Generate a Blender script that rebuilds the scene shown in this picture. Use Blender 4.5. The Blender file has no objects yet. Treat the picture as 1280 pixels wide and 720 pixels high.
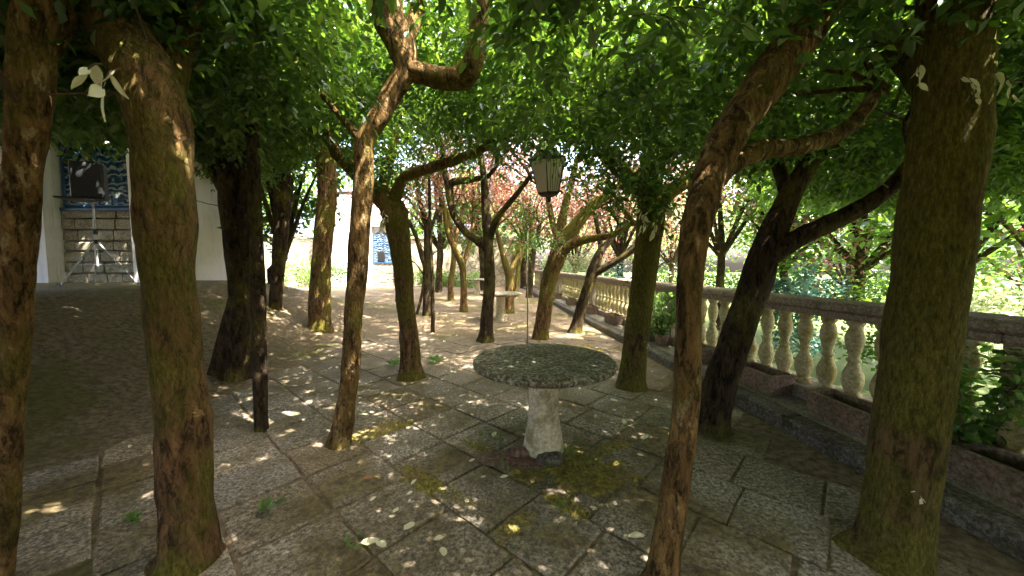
import bpy, math, random
import numpy as np
from mathutils import Vector, Matrix, noise
R = math.radians
random.seed(7); RNG = np.random.default_rng(11)
scene = bpy.context.scene
COL = scene.collection

# ------------------------------------------------------------------ camera, sky, sun, exposure
CAM_H, F, PITCH = 1.49, 453.0, R(3.8)            # focal length in pixels of a 1280-wide frame
cam_d = bpy.data.cameras.new('camera'); cam = bpy.data.objects.new('camera', cam_d); COL.objects.link(cam)
cam.location = (0, 0, CAM_H); cam.rotation_euler = (R(90) - PITCH, 0, 0)
cam_d.sensor_width = 36; cam_d.lens = F / 1280 * 36; cam_d.clip_start = .02; cam_d.clip_end = 600
scene.camera = cam
SUN_AZ, SUN_EL = R(116), R(60)                    # azimuth from +Y towards +X
world = bpy.data.worlds.new('World'); scene.world = world; world.use_nodes = True
wn = world.node_tree.nodes; wl = world.node_tree.links
sky = wn.new('ShaderNodeTexSky'); sky.sky_type = 'NISHITA'; sky.sun_disc = False
sky.sun_elevation = SUN_EL; sky.sun_rotation = SUN_AZ; sky.dust_density = 7; sky.air_density = .7
wl.new(sky.outputs[0], wn['Background'].inputs[0]); wn['Background'].inputs[1].default_value = .15
sun_d = bpy.data.lights.new('sun', 'SUN'); sun = bpy.data.objects.new('sun', sun_d); COL.objects.link(sun)
sun_d.energy = 2.4; sun_d.angle = R(.53); sun_d.color = (1, .92, .78)
SD = Vector((math.sin(SUN_AZ) * math.cos(SUN_EL), math.cos(SUN_AZ) * math.cos(SUN_EL), math.sin(SUN_EL)))
sun.rotation_euler = SD.to_track_quat('Z', 'Y').to_euler()
vs = scene.view_settings; vs.view_transform = 'Standard'; vs.look = 'None'; vs.gamma = 1; vs.exposure = 4.25
scene.cycles.use_denoising = True
scene.cycles.max_bounces = 8; scene.cycles.diffuse_bounces = 5; scene.cycles.transmission_bounces = 6
scene.cycles.transparent_max_bounces = 8; scene.cycles.sample_clamp_indirect = 8

# ------------------------------------------------------------------ pixels to places
def ray(px, py):
    a, b = (px - 640) / F, (360 - py) / F
    return Vector((a, math.cos(PITCH) + b * math.sin(PITCH), -math.sin(PITCH) + b * math.cos(PITCH)))
def P(px, py, Y):
    d = ray(px, py); return Vector((0, 0, CAM_H)) + d * (Y / d.y)
def sstep(t):
    t = min(1, max(0, t)); return t * t * (3 - 2 * t)
def step_x(y): return 2.74 - .095 * y            # kerb line
def bal_x(y): return 3.43 - .095 * y             # balustrade line
def height(x, y):
    h = 1.10 * sstep((-x - 3.3) / 3.6) * (1 - sstep((y - 8.6) / 6))
    if x > bal_x(y) + .2: h -= 1.6 * sstep((x - bal_x(y) - .2) / 2.0)
    return h
def ground(px, py):
    d = ray(px, py); t = .4
    while t < 60:
        p = Vector((0, 0, CAM_H)) + d * t
        if p.z <= height(p.x, p.y): return p
        t += .01 + t * .002
    return Vector((0, 0, CAM_H)) + d * 60

# ------------------------------------------------------------------ helpers
def tag(o, label=None, cat=None, group=None, kind=None):
    if label: o['label'] = label
    if cat: o['category'] = cat
    if group: o['group'] = group
    if kind: o['kind'] = kind
    return o
def empty(name, loc=(0, 0, 0)):
    o = bpy.data.objects.new(name, None); o.empty_display_size = .1; o.location = loc; COL.objects.link(o); return o
def link(name, me, mat, parent=None, smooth=False):
    o = bpy.data.objects.new(name, me); COL.objects.link(o)
    if mat is not None and not me.materials: me.materials.append(mat)
    if parent is not None:
        o.parent = parent
    if smooth: me.shade_smooth()
    return o
class MB:
    def __init__(s): s.v = []; s.f = []
    def add(s, v, f):
        n = len(s.v); s.v += [tuple(p) for p in v]; s.f += [tuple(i + n for i in q) for q in f]; return s
    def box(s, c, d, rz=0, jit=0, ch=0):
        x, y, z = d[0] / 2, d[1] / 2, d[2] / 2; cs, sn = math.cos(rz), math.sin(rz)
        if ch:
            pts = []; fs = []
            for k, (zz, ins) in enumerate(((-z, ch), (-z + ch, 0), (z - ch, 0), (z, ch))):
                pts += [(-x + ins, -y + ins, zz), (x - ins, -y + ins, zz), (x - ins, y - ins, zz), (-x + ins, y - ins, zz)]
            for k in range(3):
                for i in range(4):
                    j = (i + 1) % 4; fs.append((k * 4 + i, k * 4 + j, k * 4 + 4 + j, k * 4 + 4 + i))
            fs += [(3, 2, 1, 0), (12, 13, 14, 15)]
        else:
            pts = [(i * x, j * y, k * z) for k in (-1, 1) for j in (-1, 1) for i in (-1, 1)]
            fs = [(0, 2, 3, 1), (4, 5, 7, 6), (0, 1, 5, 4), (2, 6, 7, 3), (0, 4, 6, 2), (1, 3, 7, 5)]
        out = []
        for p in pts:
            p = [p[i] + (random.uniform(-jit, jit) if jit else 0) for i in range(3)]
            out.append((c[0] + p[0] * cs - p[1] * sn, c[1] + p[0] * sn + p[1] * cs, c[2] + p[2]))
        return s.add(out, fs)
    def lathe(s, prof, n=16, c=(0, 0, 0), jit=0, rot=0):
        v = []; f = []
        for r, z in prof:
            for i in range(n):
                a = rot + 2 * math.pi * i / n; rr = r + (random.uniform(-jit, jit) if jit else 0)
                v.append((c[0] + rr * math.cos(a), c[1] + rr * math.sin(a), c[2] + z))
        m = len(prof)
        for k in range(m - 1):
            for i in range(n):
                j = (i + 1) % n; f.append((k * n + i, k * n + j, (k + 1) * n + j, (k + 1) * n + i))
        f.append(tuple(range(n - 1, -1, -1))); f.append(tuple((m - 1) * n + i for i in range(n)))
        return s.add(v, f)
    def tube(s, path, radii, n=8, amp=0, flare=0, seed=0, step=None):
        pts = [Vector(p) for p in path]; rs = list(radii)
        if step:
            q = []; qr = []
            for i in range(len(pts) - 1):
                p0 = pts[max(i - 1, 0)]; p1 = pts[i]; p2 = pts[i + 1]; p3 = pts[min(i + 2, len(pts) - 1)]
                k = max(1, int((p2 - p1).length / step))
                for j in range(k):
                    t = j / k
                    q.append(.5 * ((2 * p1) + (p2 - p0) * t + (2 * p0 - 5 * p1 + 4 * p2 - p3) * t * t + (3 * p1 - p0 - 3 * p2 + p3) * t ** 3))
                    qr.append(rs[i] * (1 - t) + rs[i + 1] * t)
            q.append(pts[-1]); qr.append(rs[-1]); pts, rs = q, qr
        v = []; f = []; m = len(pts)
        t0 = (pts[1] - pts[0]).normalized(); u = t0.orthogonal().normalized()
        for i in range(m):
            t = (pts[min(i + 1, m - 1)] - pts[max(i - 1, 0)]).normalized()
            u = (u - t * u.dot(t)).normalized(); w = t.cross(u)
            for k in range(n):
                a = 2 * math.pi * k / n; d = u * math.cos(a) + w * math.sin(a); r = rs[i]; p = pts[i] + d * r
                if amp:
                    q = Vector((p.x * 9 + seed, p.y * 9, p.z * 3.2))
                    e = noise.noise(q) + .55 * noise.noise(q * 2.7) + .35 * noise.noise(Vector((p.x * 60, p.y * 60, p.z * 11 + seed)))
                    r *= 1 + amp * e
                    e2 = noise.noise(Vector((p.x * 2.3, p.y * 2.3 + seed, p.z * 2.6))); r *= 1 + .7 * amp * e2
                if flare:
                    hgt = (pts[i] - pts[0]).length
                    if hgt < .35: r *= 1 + flare * (1 - hgt / .35) ** 2 * (.6 + .6 * math.cos(5 * a + seed))
                v.append(pts[i] + d * r)
        for i in range(m - 1):
            for k in range(n):
                j = (k + 1) % n; f.append((i * n + k, i * n + j, (i + 1) * n + j, (i + 1) * n + k))
        f.append(tuple(range(n - 1, -1, -1))); f.append(tuple((m - 1) * n + k for k in range(n)))
        return s.add(v, f)
    def mesh(s, name):
        me = bpy.data.meshes.new(name); me.from_pydata(s.v, [], s.f); me.update(); return me
    def build(s, name, mat, parent=None, smooth=False):
        return link(name, s.mesh(name), mat, parent, smooth)
def np_mesh(name, V, FC, mat, parent=None):
    """V (n,3), FC list of arrays of equal-length faces"""
    me = bpy.data.meshes.new(name); me.vertices.add(len(V)); me.vertices.foreach_set('co', V.astype(np.float32).ravel())
    k = FC.shape[1]; me.loops.add(FC.size); me.loops.foreach_set('vertex_index', FC.astype(np.int32).ravel())
    me.polygons.add(len(FC)); me.polygons.foreach_set('loop_start', np.arange(0, FC.size, k, dtype=np.int32))
    me.update(calc_edges=True); me.validate()
    return link(name, me, mat, parent)
def copy_tree(o, parent=None):
    c = o.copy(); COL.objects.link(c); c.parent = parent
    for ch in list(o.children): copy_tree(ch, c)
    return c

# ------------------------------------------------------------------ materials
def mat(name):
    m = bpy.data.materials.new(name); m.use_nodes = True
    nt = m.node_tree; b = nt.nodes['Principled BSDF']; b.inputs['Specular IOR Level'].default_value = .25
    return m, nt, b
def ramp(nt, src, stops, interp='LINEAR'):
    r = nt.nodes.new('ShaderNodeValToRGB'); e = r.color_ramp.elements; r.color_ramp.interpolation = interp
    while len(e) < len(stops): e.new(.5)
    for k, (p, c) in enumerate(stops):
        e[k].position = p; e[k].color = (*c, 1) if not isinstance(c, (int, float)) else (c, c, c, 1)
    nt.links.new(src, r.inputs[0]); return r.outputs[0]
def noise_n(nt, vec, scale, detail=6, rough=.6, dist=0):
    n = nt.nodes.new('ShaderNodeTexNoise'); n.inputs['Scale'].default_value = scale; n.inputs['Detail'].default_value = detail
    n.inputs['Roughness'].default_value = rough; n.inputs['Distortion'].default_value = dist; nt.links.new(vec, n.inputs['Vector']); return n.outputs['Fac']
def mix(nt, fac, a, b, mode='MIX'):
    m = nt.nodes.new('ShaderNodeMix'); m.data_type = 'RGBA'; m.blend_type = mode
    for sock, val in ((m.inputs['Factor'], fac), (m.inputs['A'], a), (m.inputs['B'], b)):
        if isinstance(val, (int, float)): sock.default_value = val
        elif isinstance(val, tuple): sock.default_value = (*val, 1)
        else: nt.links.new(val, sock)
    return m.outputs['Result']
def coords(nt, scale=(1, 1, 1), rnd=False, kind='Object'):
    tc = nt.nodes.new('ShaderNodeTexCoord'); mp = nt.nodes.new('ShaderNodeMapping'); mp.inputs['Scale'].default_value = scale
    nt.links.new(tc.outputs[kind], mp.inputs[0])
    if rnd:
        oi = nt.nodes.new('ShaderNodeObjectInfo'); mul = nt.nodes.new('ShaderNodeMath'); mul.operation = 'MULTIPLY'; mul.inputs[1].default_value = 37
        nt.links.new(oi.outputs['Random'], mul.inputs[0]); nt.links.new(mul.outputs[0], mp.inputs['Location'])
    return mp.outputs[0]
def bump(nt, b, h, s=.5, d=.01):
    n = nt.nodes.new('ShaderNodeBump'); n.inputs['Strength'].default_value = s; n.inputs['Distance'].default_value = d
    nt.links.new(h, n.inputs['Height']); nt.links.new(n.outputs[0], b.inputs['Normal'])
def obj_random(nt):
    return nt.nodes.new('ShaderNodeObjectInfo').outputs['Random']

def bark(name, dark, mid, pale, moss_lo, moss_hi, palecut=.6):
    m, nt, b = mat(name)
    v = coords(nt); vs_ = coords(nt, (1, 1, .28)); vp = coords(nt, (1, 1, .16))
    n1 = noise_n(nt, vs_, 24, 9, .75, .5); n2 = noise_n(nt, v, 2.4, 5, .6); n3 = noise_n(nt, vs_, 70, 7, .8); nb = noise_n(nt, v, 1.1, 3, .5)
    wob = nt.nodes.new('ShaderNodeVectorMath'); wob.operation = 'MULTIPLY_ADD'; wob.inputs[1].default_value = (.09, .09, .05)
    tn = nt.nodes.new('ShaderNodeTexNoise'); tn.inputs['Scale'].default_value = 14; tn.inputs['Detail'].default_value = 5; nt.links.new(v, tn.inputs['Vector'])
    nt.links.new(tn.outputs['Color'], wob.inputs[0]); nt.links.new(vp, wob.inputs[2])
    vo = nt.nodes.new('ShaderNodeTexVoronoi'); vo.feature = 'DISTANCE_TO_EDGE'; vo.inputs['Scale'].default_value = 30; nt.links.new(wob.outputs[0], vo.inputs['Vector'])
    vc = nt.nodes.new('ShaderNodeTexVoronoi'); vc.inputs['Scale'].default_value = 30; nt.links.new(wob.outputs[0], vc.inputs['Vector'])
    sep = nt.nodes.new('ShaderNodeSeparateColor'); nt.links.new(vc.outputs['Color'], sep.inputs[0])
    c = ramp(nt, n1, [(.38, dark), (.50, mid), (.64, tuple(x * 1.6 for x in mid))])
    c = mix(nt, .55, c, ramp(nt, sep.outputs[0], [(0, (.6, .57, .55)), (.6, (1, 1, 1)), (1, (1.5, 1.45, 1.35))]), 'MULTIPLY')
    flake = ramp(nt, noise_n(nt, coords(nt, (1, 1, .5)), 13, 7, .7), [(palecut, 0), (palecut + .05, 1)])
    c = mix(nt, flake, c, mix(nt, n3, tuple(x * .6 for x in pale), pale))
    crack = mix(nt, 1.0, ramp(nt, vo.outputs['Distance'], [(.01, .75), (.11, 0)]), ramp(nt, n1, [(.42, 1), (.58, .1)]), 'MULTIPLY')
    c = mix(nt, crack, c, tuple(x * .8 for x in dark))
    mossf = ramp(nt, n2, [(moss_lo, 0), (moss_hi, .92)])
    mossc = ramp(nt, n3, [(.34, (.03, .032, .007)), (.5, (.115, .105, .02)), (.66, (.24, .20, .05))])
    c = mix(nt, mossf, c, mossc)
    c = mix(nt, .6, c, ramp(nt, nb, [(.3, (.62, .6, .58)), (.7, (1.25, 1.22, 1.15))]), 'MULTIPLY')
    nt.links.new(c, b.inputs['Base Color']); b.inputs['Roughness'].default_value = .95; b.inputs['Specular IOR Level'].default_value = .1
    h = mix(nt, .22, mix(nt, .5, n1, n3), ramp(nt, vo.outputs['Distance'], [(.0, 0), (.2, 1)])); bump(nt, b, h, 1.0, .028)
    return m
M = {}
M['bark_flaky'] = bark('bark_flaky', (.03, .02, .010), (.17, .105, .042), (.44, .34, .18), .50, .66, .57)
M['bark_mossy'] = bark('bark_mossy', (.025, .018, .010), (.16, .092, .045), (.36, .25, .14), .44, .58, .62)
M['bark_dark'] = bark('bark_dark', (.010, .008, .006), (.05, .035, .021), (.16, .125, .08), .50, .68, .66)
M['bark_green'] = bark('bark_green', (.02, .016, .007), (.12, .078, .036), (.30, .21, .12), .36, .50, .66)
def twig_mat():
    m, nt, b = mat('twig_bark'); c = ramp(nt, noise_n(nt, coords(nt), 8), [(.3, (.03, .02, .014)), (.7, (.13, .085, .055))])
    nt.links.new(c, b.inputs['Base Color']); b.inputs['Roughness'].default_value = .9; return m
M['twig'] = twig_mat()
def leaf(name, c1, c2, c3, tr1, tr2, trf=.5, gloss=.06):
    m = bpy.data.materials.new(name); m.use_nodes = True; nt = m.node_tree; nt.nodes.clear()
    out = nt.nodes.new('ShaderNodeOutputMaterial'); g = nt.nodes.new('ShaderNodeNewGeometry')
    v = coords(nt); n = noise_n(nt, v, 1.3, 3)
    mx = nt.nodes.new('ShaderNodeMath'); mx.operation = 'MULTIPLY_ADD'; mx.inputs[1].default_value = .6
    nt.links.new(g.outputs['Random Per Island'], mx.inputs[0])
    m2 = nt.nodes.new('ShaderNodeMath'); m2.operation = 'MULTIPLY'; m2.inputs[1].default_value = .42; nt.links.new(n, m2.inputs[0]); nt.links.new(m2.outputs[0], mx.inputs[2])
    c = ramp(nt, mx.outputs[0], [(.12, c1), (.5, c2), (.88, c3)])
    t = ramp(nt, mx.outputs[0], [(.1, tr1), (.9, tr2)])
    d = nt.nodes.new('ShaderNodeBsdfDiffuse'); tl = nt.nodes.new('ShaderNodeBsdfTranslucent'); gl = nt.nodes.new('ShaderNodeBsdfGlossy')
    gl.inputs['Roughness'].default_value = .35; gl.inputs['Color'].default_value = (.8, .85, .8, 1)
    nt.links.new(c, d.inputs[0]); nt.links.new(t, tl.inputs[0])
    s1 = nt.nodes.new('ShaderNodeMixShader'); s1.inputs[0].default_value = trf; nt.links.new(d.outputs[0], s1.inputs[1]); nt.links.new(tl.outputs[0], s1.inputs[2])
    s2 = nt.nodes.new('ShaderNodeMixShader'); s2.inputs[0].default_value = gloss; nt.links.new(s1.outputs[0], s2.inputs[1]); nt.links.new(gl.outputs[0], s2.inputs[2])
    nt.links.new(s2.outputs[0], out.inputs[0]); return m
M['leaf_green'] = leaf('leaf_green', (.014, .040, .010), (.030, .085, .014), (.085, .165, .025), (.03, .12, .010), (.24, .37, .03), .48)
M['leaf_light'] = leaf('leaf_light', (.04, .10, .02), (.09, .17, .04), (.16, .24, .06), (.12, .34, .04), (.36, .52, .10))
M['leaf_red'] = leaf('leaf_red', (.08, .022, .022), (.17, .07, .055), (.30, .20, .13), (.30, .07, .05), (.55, .30, .17), .45)
M['leaf_cream'] = leaf('leaf_cream', (.5, .48, .26), (.66, .63, .42), (.78, .76, .6), (.5, .5, .2), (.7, .7, .4), .3)
M['leaf_pale'] = leaf('leaf_pale', (.10, .13, .06), (.20, .22, .11), (.32, .30, .2), (.2, .3, .1), (.45, .5, .25), .45)
M['leaf_blue'] = leaf('leaf_blue', (.03, .075, .06), (.06, .13, .11), (.12, .2, .17), (.05, .16, .1), (.12, .28, .2), .35)

def slab_mat():
    m, nt, b = mat('paving_stone'); v = coords(nt, rnd=True); w = coords(nt)
    fine = noise_n(nt, v, 46, 8, .8); mid = noise_n(nt, v, 9, 6, .65); big = noise_n(nt, w, 1.5, 5, .6, .3)
    c = ramp(nt, fine, [(.40, (.07, .064, .052)), (.5, (.23, .213, .18)), (.60, (.50, .47, .41))])
    tint = ramp(nt, obj_random(nt), [(0, (.80, .64, .50)), (.3, (1.08, .98, .92)), (.55, (1.2, 1.06, .95)), (.8, (.92, .88, .90)), (1, (1.32, 1.14, 1.0))])
    c = mix(nt, 1.0, c, tint, 'MULTIPLY')
    c = mix(nt, ramp(nt, mid, [(.5, 0), (.75, .55)]), c, (.11, .085, .05))
    grime = ramp(nt, big, [(.44, 0), (.60, .85)])
    gc = ramp(nt, noise_n(nt, w, 14, 6, .7), [(.38, (.06, .042, .018)), (.5, (.125, .092, .034)), (.62, (.20, .16, .05))])
    c = mix(nt, grime, c, gc)
    far = nt.nodes.new('ShaderNodeSeparateXYZ'); nt.links.new(w, far.inputs[0])
    dust = nt.nodes.new('ShaderNodeMapRange'); dust.inputs[1].default_value = 3.6; dust.inputs[2].default_value = 6.2; nt.links.new(far.outputs[1], dust.inputs[0])
    c = mix(nt, dust.outputs[0], c, ramp(nt, mid, [(.36, (.11, .085, .058)), (.64, (.22, .172, .125))]))
    nt.links.new(c, b.inputs['Base Color']); b.inputs['Roughness'].default_value = .85
    bump(nt, b, mix(nt, .4, fine, mid), .6, .012); return m
M['slab'] = slab_mat()
def ground_mat():
    m, nt, b = mat('packed_earth'); v = coords(nt)
    a = noise_n(nt, v, .55, 6, .6, .3); f = noise_n(nt, v, 18, 8, .75); g = noise_n(nt, v, 3.2, 5, .6)
    c = ramp(nt, f, [(.38, (.08, .056, .033)), (.5, (.17, .122, .076)), (.63, (.27, .205, .14))])
    c = mix(nt, ramp(nt, g, [(.45, 0), (.7, .6)]), c, (.13, .10, .065))
    c = mix(nt, ramp(nt, a, [(.52, 0), (.62, .8)]), c, ramp(nt, f, [(.35, (.07, .065, .018)), (.65, (.15, .14, .045))]))
    sx = nt.nodes.new('ShaderNodeSeparateXYZ'); nt.links.new(v, sx.inputs[0])
    la = nt.nodes.new('ShaderNodeMath'); la.operation = 'MULTIPLY_ADD'; la.inputs[1].default_value = .095; nt.links.new(sx.outputs[1], la.inputs[0]); nt.links.new(sx.outputs[0], la.inputs[2])
    lw = nt.nodes.new('ShaderNodeMapRange'); lw.inputs[1].default_value = 3.75; lw.inputs[2].default_value = 4.3; nt.links.new(la.outputs[0], lw.inputs[0])
    c = mix(nt, lw.outputs[0], c, ramp(nt, noise_n(nt, v, 6, 8, .75), [(.3, (.025, .045, .01)), (.55, (.06, .085, .02)), (.75, (.12, .13, .045))]))
    nt.links.new(c, b.inputs['Base Color']); b.inputs['Roughness'].default_value = .95; bump(nt, b, mix(nt, .5, f, g), .7, .015); return m
M['earth'] = ground_mat()
def stone_mat(name, c1, c2, c3, moss=None, scale=1.0, lich=None):
    m, nt, b = mat(name); v = coords(nt, (scale,) * 3, rnd=True)
    f = noise_n(nt, v, 38, 8, .78); g = noise_n(nt, v, 6, 6, .65, .3)
    c = ramp(nt, f, [(.40, c1), (.51, c2), (.62, c3)])
    if moss: c = mix(nt, ramp(nt, g, [(moss[0], 0), (moss[1], moss[2])]), c, ramp(nt, f, [(.35, tuple(.5 * x for x in moss[3])), (.65, moss[3])]))
    if lich: c = mix(nt, ramp(nt, noise_n(nt, v, 17, 5, .6), [(.6, 0), (.66, .8)]), c, lich)
    nt.links.new(c, b.inputs['Base Color']); b.inputs['Roughness'].default_value = .9; bump(nt, b, mix(nt, .4, f, g), .6, .012); return m
M['granite'] = stone_mat('table_granite', (.04, .034, .024), (.19, .165, .12), (.55, .50, .39), (.47, .64, .7, (.12, .10, .035)))
M['column'] = stone_mat('column_stone', (.38, .32, .205), (.60, .52, .355), (.72, .65, .48), (.50, .66, .8, (.30, .24, .08)))
M['baluster'] = stone_mat('baluster_stone', (.30, .25, .13), (.50, .43, .25), (.64, .57, .38), (.47, .60, .75, (.36, .28, .07)))
M['rail'] = stone_mat('coping_stone', (.16, .125, .09), (.28, .22, .165), (.42, .36, .29), (.55, .68, .6, (.10, .085, .045)))
M['kerb'] = stone_mat('kerb_stone', (.05, .042, .034), (.12, .10, .082), (.26, .23, .19), (.5, .64, .7, (.07, .065, .025)))
M['walk'] = stone_mat('walkway_stone', (.14, .12, .10), (.26, .225, .19), (.40, .36, .31), (.52, .66, .7, (.12, .105, .04)))
M['planter'] = stone_mat('planter_clay', (.10, .062, .042), (.21, .14, .10), (.32, .24, .18), (.5, .66, .6, (.10, .085, .045)))
M['masonry'] = stone_mat('masonry_stone', (.16, .14, .10), (.32, .29, .21), (.50, .47, .37), (.5, .64, .7, (.14, .125, .055)))
M['rubble'] = stone_mat('rubble_red', (.10, .055, .04), (.20, .115, .085), (.33, .21, .16), (.52, .66, .6, (.08, .07, .025)))
M['soil'] = stone_mat('soil', (.015, .011, .008), (.04, .03, .02), (.08, .06, .04))
def wall_mat():
    m, nt, b = mat('rubble_wall'); v = coords(nt)
    vo = nt.nodes.new('ShaderNodeTexVoronoi'); vo.feature = 'DISTANCE_TO_EDGE'; vo.inputs['Scale'].default_value = 2.6; nt.links.new(v, vo.inputs['Vector'])
    vc = nt.nodes.new('ShaderNodeTexVoronoi'); vc.inputs['Scale'].default_value = 2.6; nt.links.new(v, vc.inputs['Vector'])
    f = noise_n(nt, v, 14, 7, .75)
    c = ramp(nt, f, [(.32, (.20, .18, .13)), (.52, (.42, .38, .28)), (.7, (.6, .56, .44))])
    sep = nt.nodes.new('ShaderNodeSeparateColor'); nt.links.new(vc.outputs['Color'], sep.inputs[0])
    c = mix(nt, .7, c, ramp(nt, sep.outputs[0], [(0, (.65, .62, .55)), (1, (1.15, 1.1, 1))]), 'MULTIPLY')
    c = mix(nt, ramp(nt, vo.outputs['Distance'], [(.02, .8), (.07, 0)]), c, (.11, .10, .07))
    c = mix(nt, ramp(nt, noise_n(nt, v, .8, 5), [(.54, 0), (.66, .7)]), c, (.10, .115, .04))
    nt.links.new(c, b.inputs['Base Color']); b.inputs['Roughness'].default_value = .95
    bump(nt, b, mix(nt, .5, f, vo.outputs['Distance']), .8, .04); return m
M['wall'] = wall_mat()
def plaster_mat():
    m, nt, b = mat('white_plaster'); v = coords(nt)
    n = noise_n(nt, v, 1.6, 8, .7, .4); st = noise_n(nt, coords(nt, (3, 3, .25)), 3, 6, .7)
    c = ramp(nt, n, [(.3, (.66, .63, .60)), (.55, (.80, .78, .76))])
    c = mix(nt, ramp(nt, st, [(.52, 0), (.75, .55)]), c, (.42, .39, .34))
    nt.links.new(c, b.inputs['Base Color']); b.inputs['Roughness'].default_value = .9; bump(nt, b, n, .3, .01); return m
M['plaster'] = plaster_mat()
def tile_mat():
    m, nt, b = mat('blue_glazed_tile'); v = coords(nt, rnd=False)
    w = nt.nodes.new('ShaderNodeTexWave'); w.wave_type = 'RINGS'; w.inputs['Scale'].default_value = 2.2; w.inputs['Distortion'].default_value = 9; w.inputs['Detail'].default_value = 3
    w.inputs['Detail Scale'].default_value = 2.4; nt.links.new(v, w.inputs['Vector'])
    vo = nt.nodes.new('ShaderNodeTexVoronoi'); vo.inputs['Scale'].default_value = 9; nt.links.new(v, vo.inputs['Vector'])
    c = ramp(nt, w.outputs['Fac'], [(.0, (.008, .025, .07)), (.45, (.014, .06, .13)), (.66, (.04, .15, .19)), (.82, (.17, .23, .26)), (1, (.32, .33, .32))])
    c = mix(nt, ramp(nt, vo.outputs['Distance'], [(.12, .8), (.22, 0)]), c, (.02, .08, .24))
    nt.links.new(c, b.inputs['Base Color']); b.inputs['Roughness'].default_value = .25; return m
M['tile'] = tile_mat()
def plain(name, col, rough=.6, metal=0, var=.25, scale=12, spec=.3):
    m, nt, b = mat(name); n = noise_n(nt, coords(nt), scale, 5)
    c = ramp(nt, n, [(.3, tuple(x * (1 - var) for x in col)), (.7, tuple(min(1, x * (1 + var)) for x in col))])
    nt.links.new(c, b.inputs['Base Color']); b.inputs['Roughness'].default_value = rough; b.inputs['Metallic'].default_value = metal
    b.inputs['Specular IOR Level'].default_value = spec; return m
M['black_plastic'] = plain('black_plastic', (.018, .019, .022), .5)
M['grille'] = plain('speaker_grille', (.035, .038, .045), .45, .3, .5, 90)
M['chrome'] = plain('stand_metal', (.42, .44, .47), .45, .2)
M['badge'] = plain('gold_badge', (.5, .4, .15), .4, .6)
M['iron'] = plain('lantern_iron', (.05, .045, .04), .55, .5, .4, 40)
M['frame_blue'] = plain('blue_border_tile', (.025, .075, .17), .35)
M['rod'] = plain('rusty_rod', (.22, .20, .13), .7, .3)
M['moss'] = stone_mat('moss', (.09, .085, .02), (.24, .20, .042), (.40, .32, .08), (.46, .64, .8, (.24, .16, .07)))
M['grass'] = leaf('grass_blade', (.05, .09, .015), (.10, .15, .025), (.2, .22, .06), (.12, .2, .03), (.3, .36, .08), .35)
M['glass'] = leaf('frosted_glass', (.62, .58, .48), (.72, .68, .58), (.8, .77, .7), (.75, .7, .58), (.85, .82, .72), .5, .06)

# ------------------------------------------------------------------ ground
def make_ground():
    xs = np.unique(np.round(np.concatenate([np.linspace(-90, -14, 20), np.arange(-14, 8, .2), np.linspace(8, 90, 24)]), 3))
    ys = np.unique(np.round(np.concatenate([np.linspace(-14, -2, 8), np.arange(-2, 16, .2), np.linspace(16, 130, 40)]), 3))
    V = []
    for y in ys:
        for x in xs:
            z = height(x, y) + .02 * noise.noise(Vector((x * .6, y * .6, 0))) * sstep((y - 7) / 3)
            d = min(sstep((x + 3.4) / .4), sstep((7.6 - y) / .5), sstep((y + 1) / .5))
            z -= .011 * d
            if step_x(y) + .2 < x < bal_x(y) + .4 and -3 < y < 22: z -= .3
            V.append((x, y, z))
    V = np.array(V); nx, ny = len(xs), len(ys)
    i = np.arange(ny - 1)[:, None] * nx + np.arange(nx - 1)[None, :]; i = i.ravel()
    o = np_mesh('ground', V, np.stack([i, i + 1, i + 1 + nx, i + nx], 1), M['earth']); o.data.shade_smooth()
    tag(o, kind='structure')
make_ground()
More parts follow.
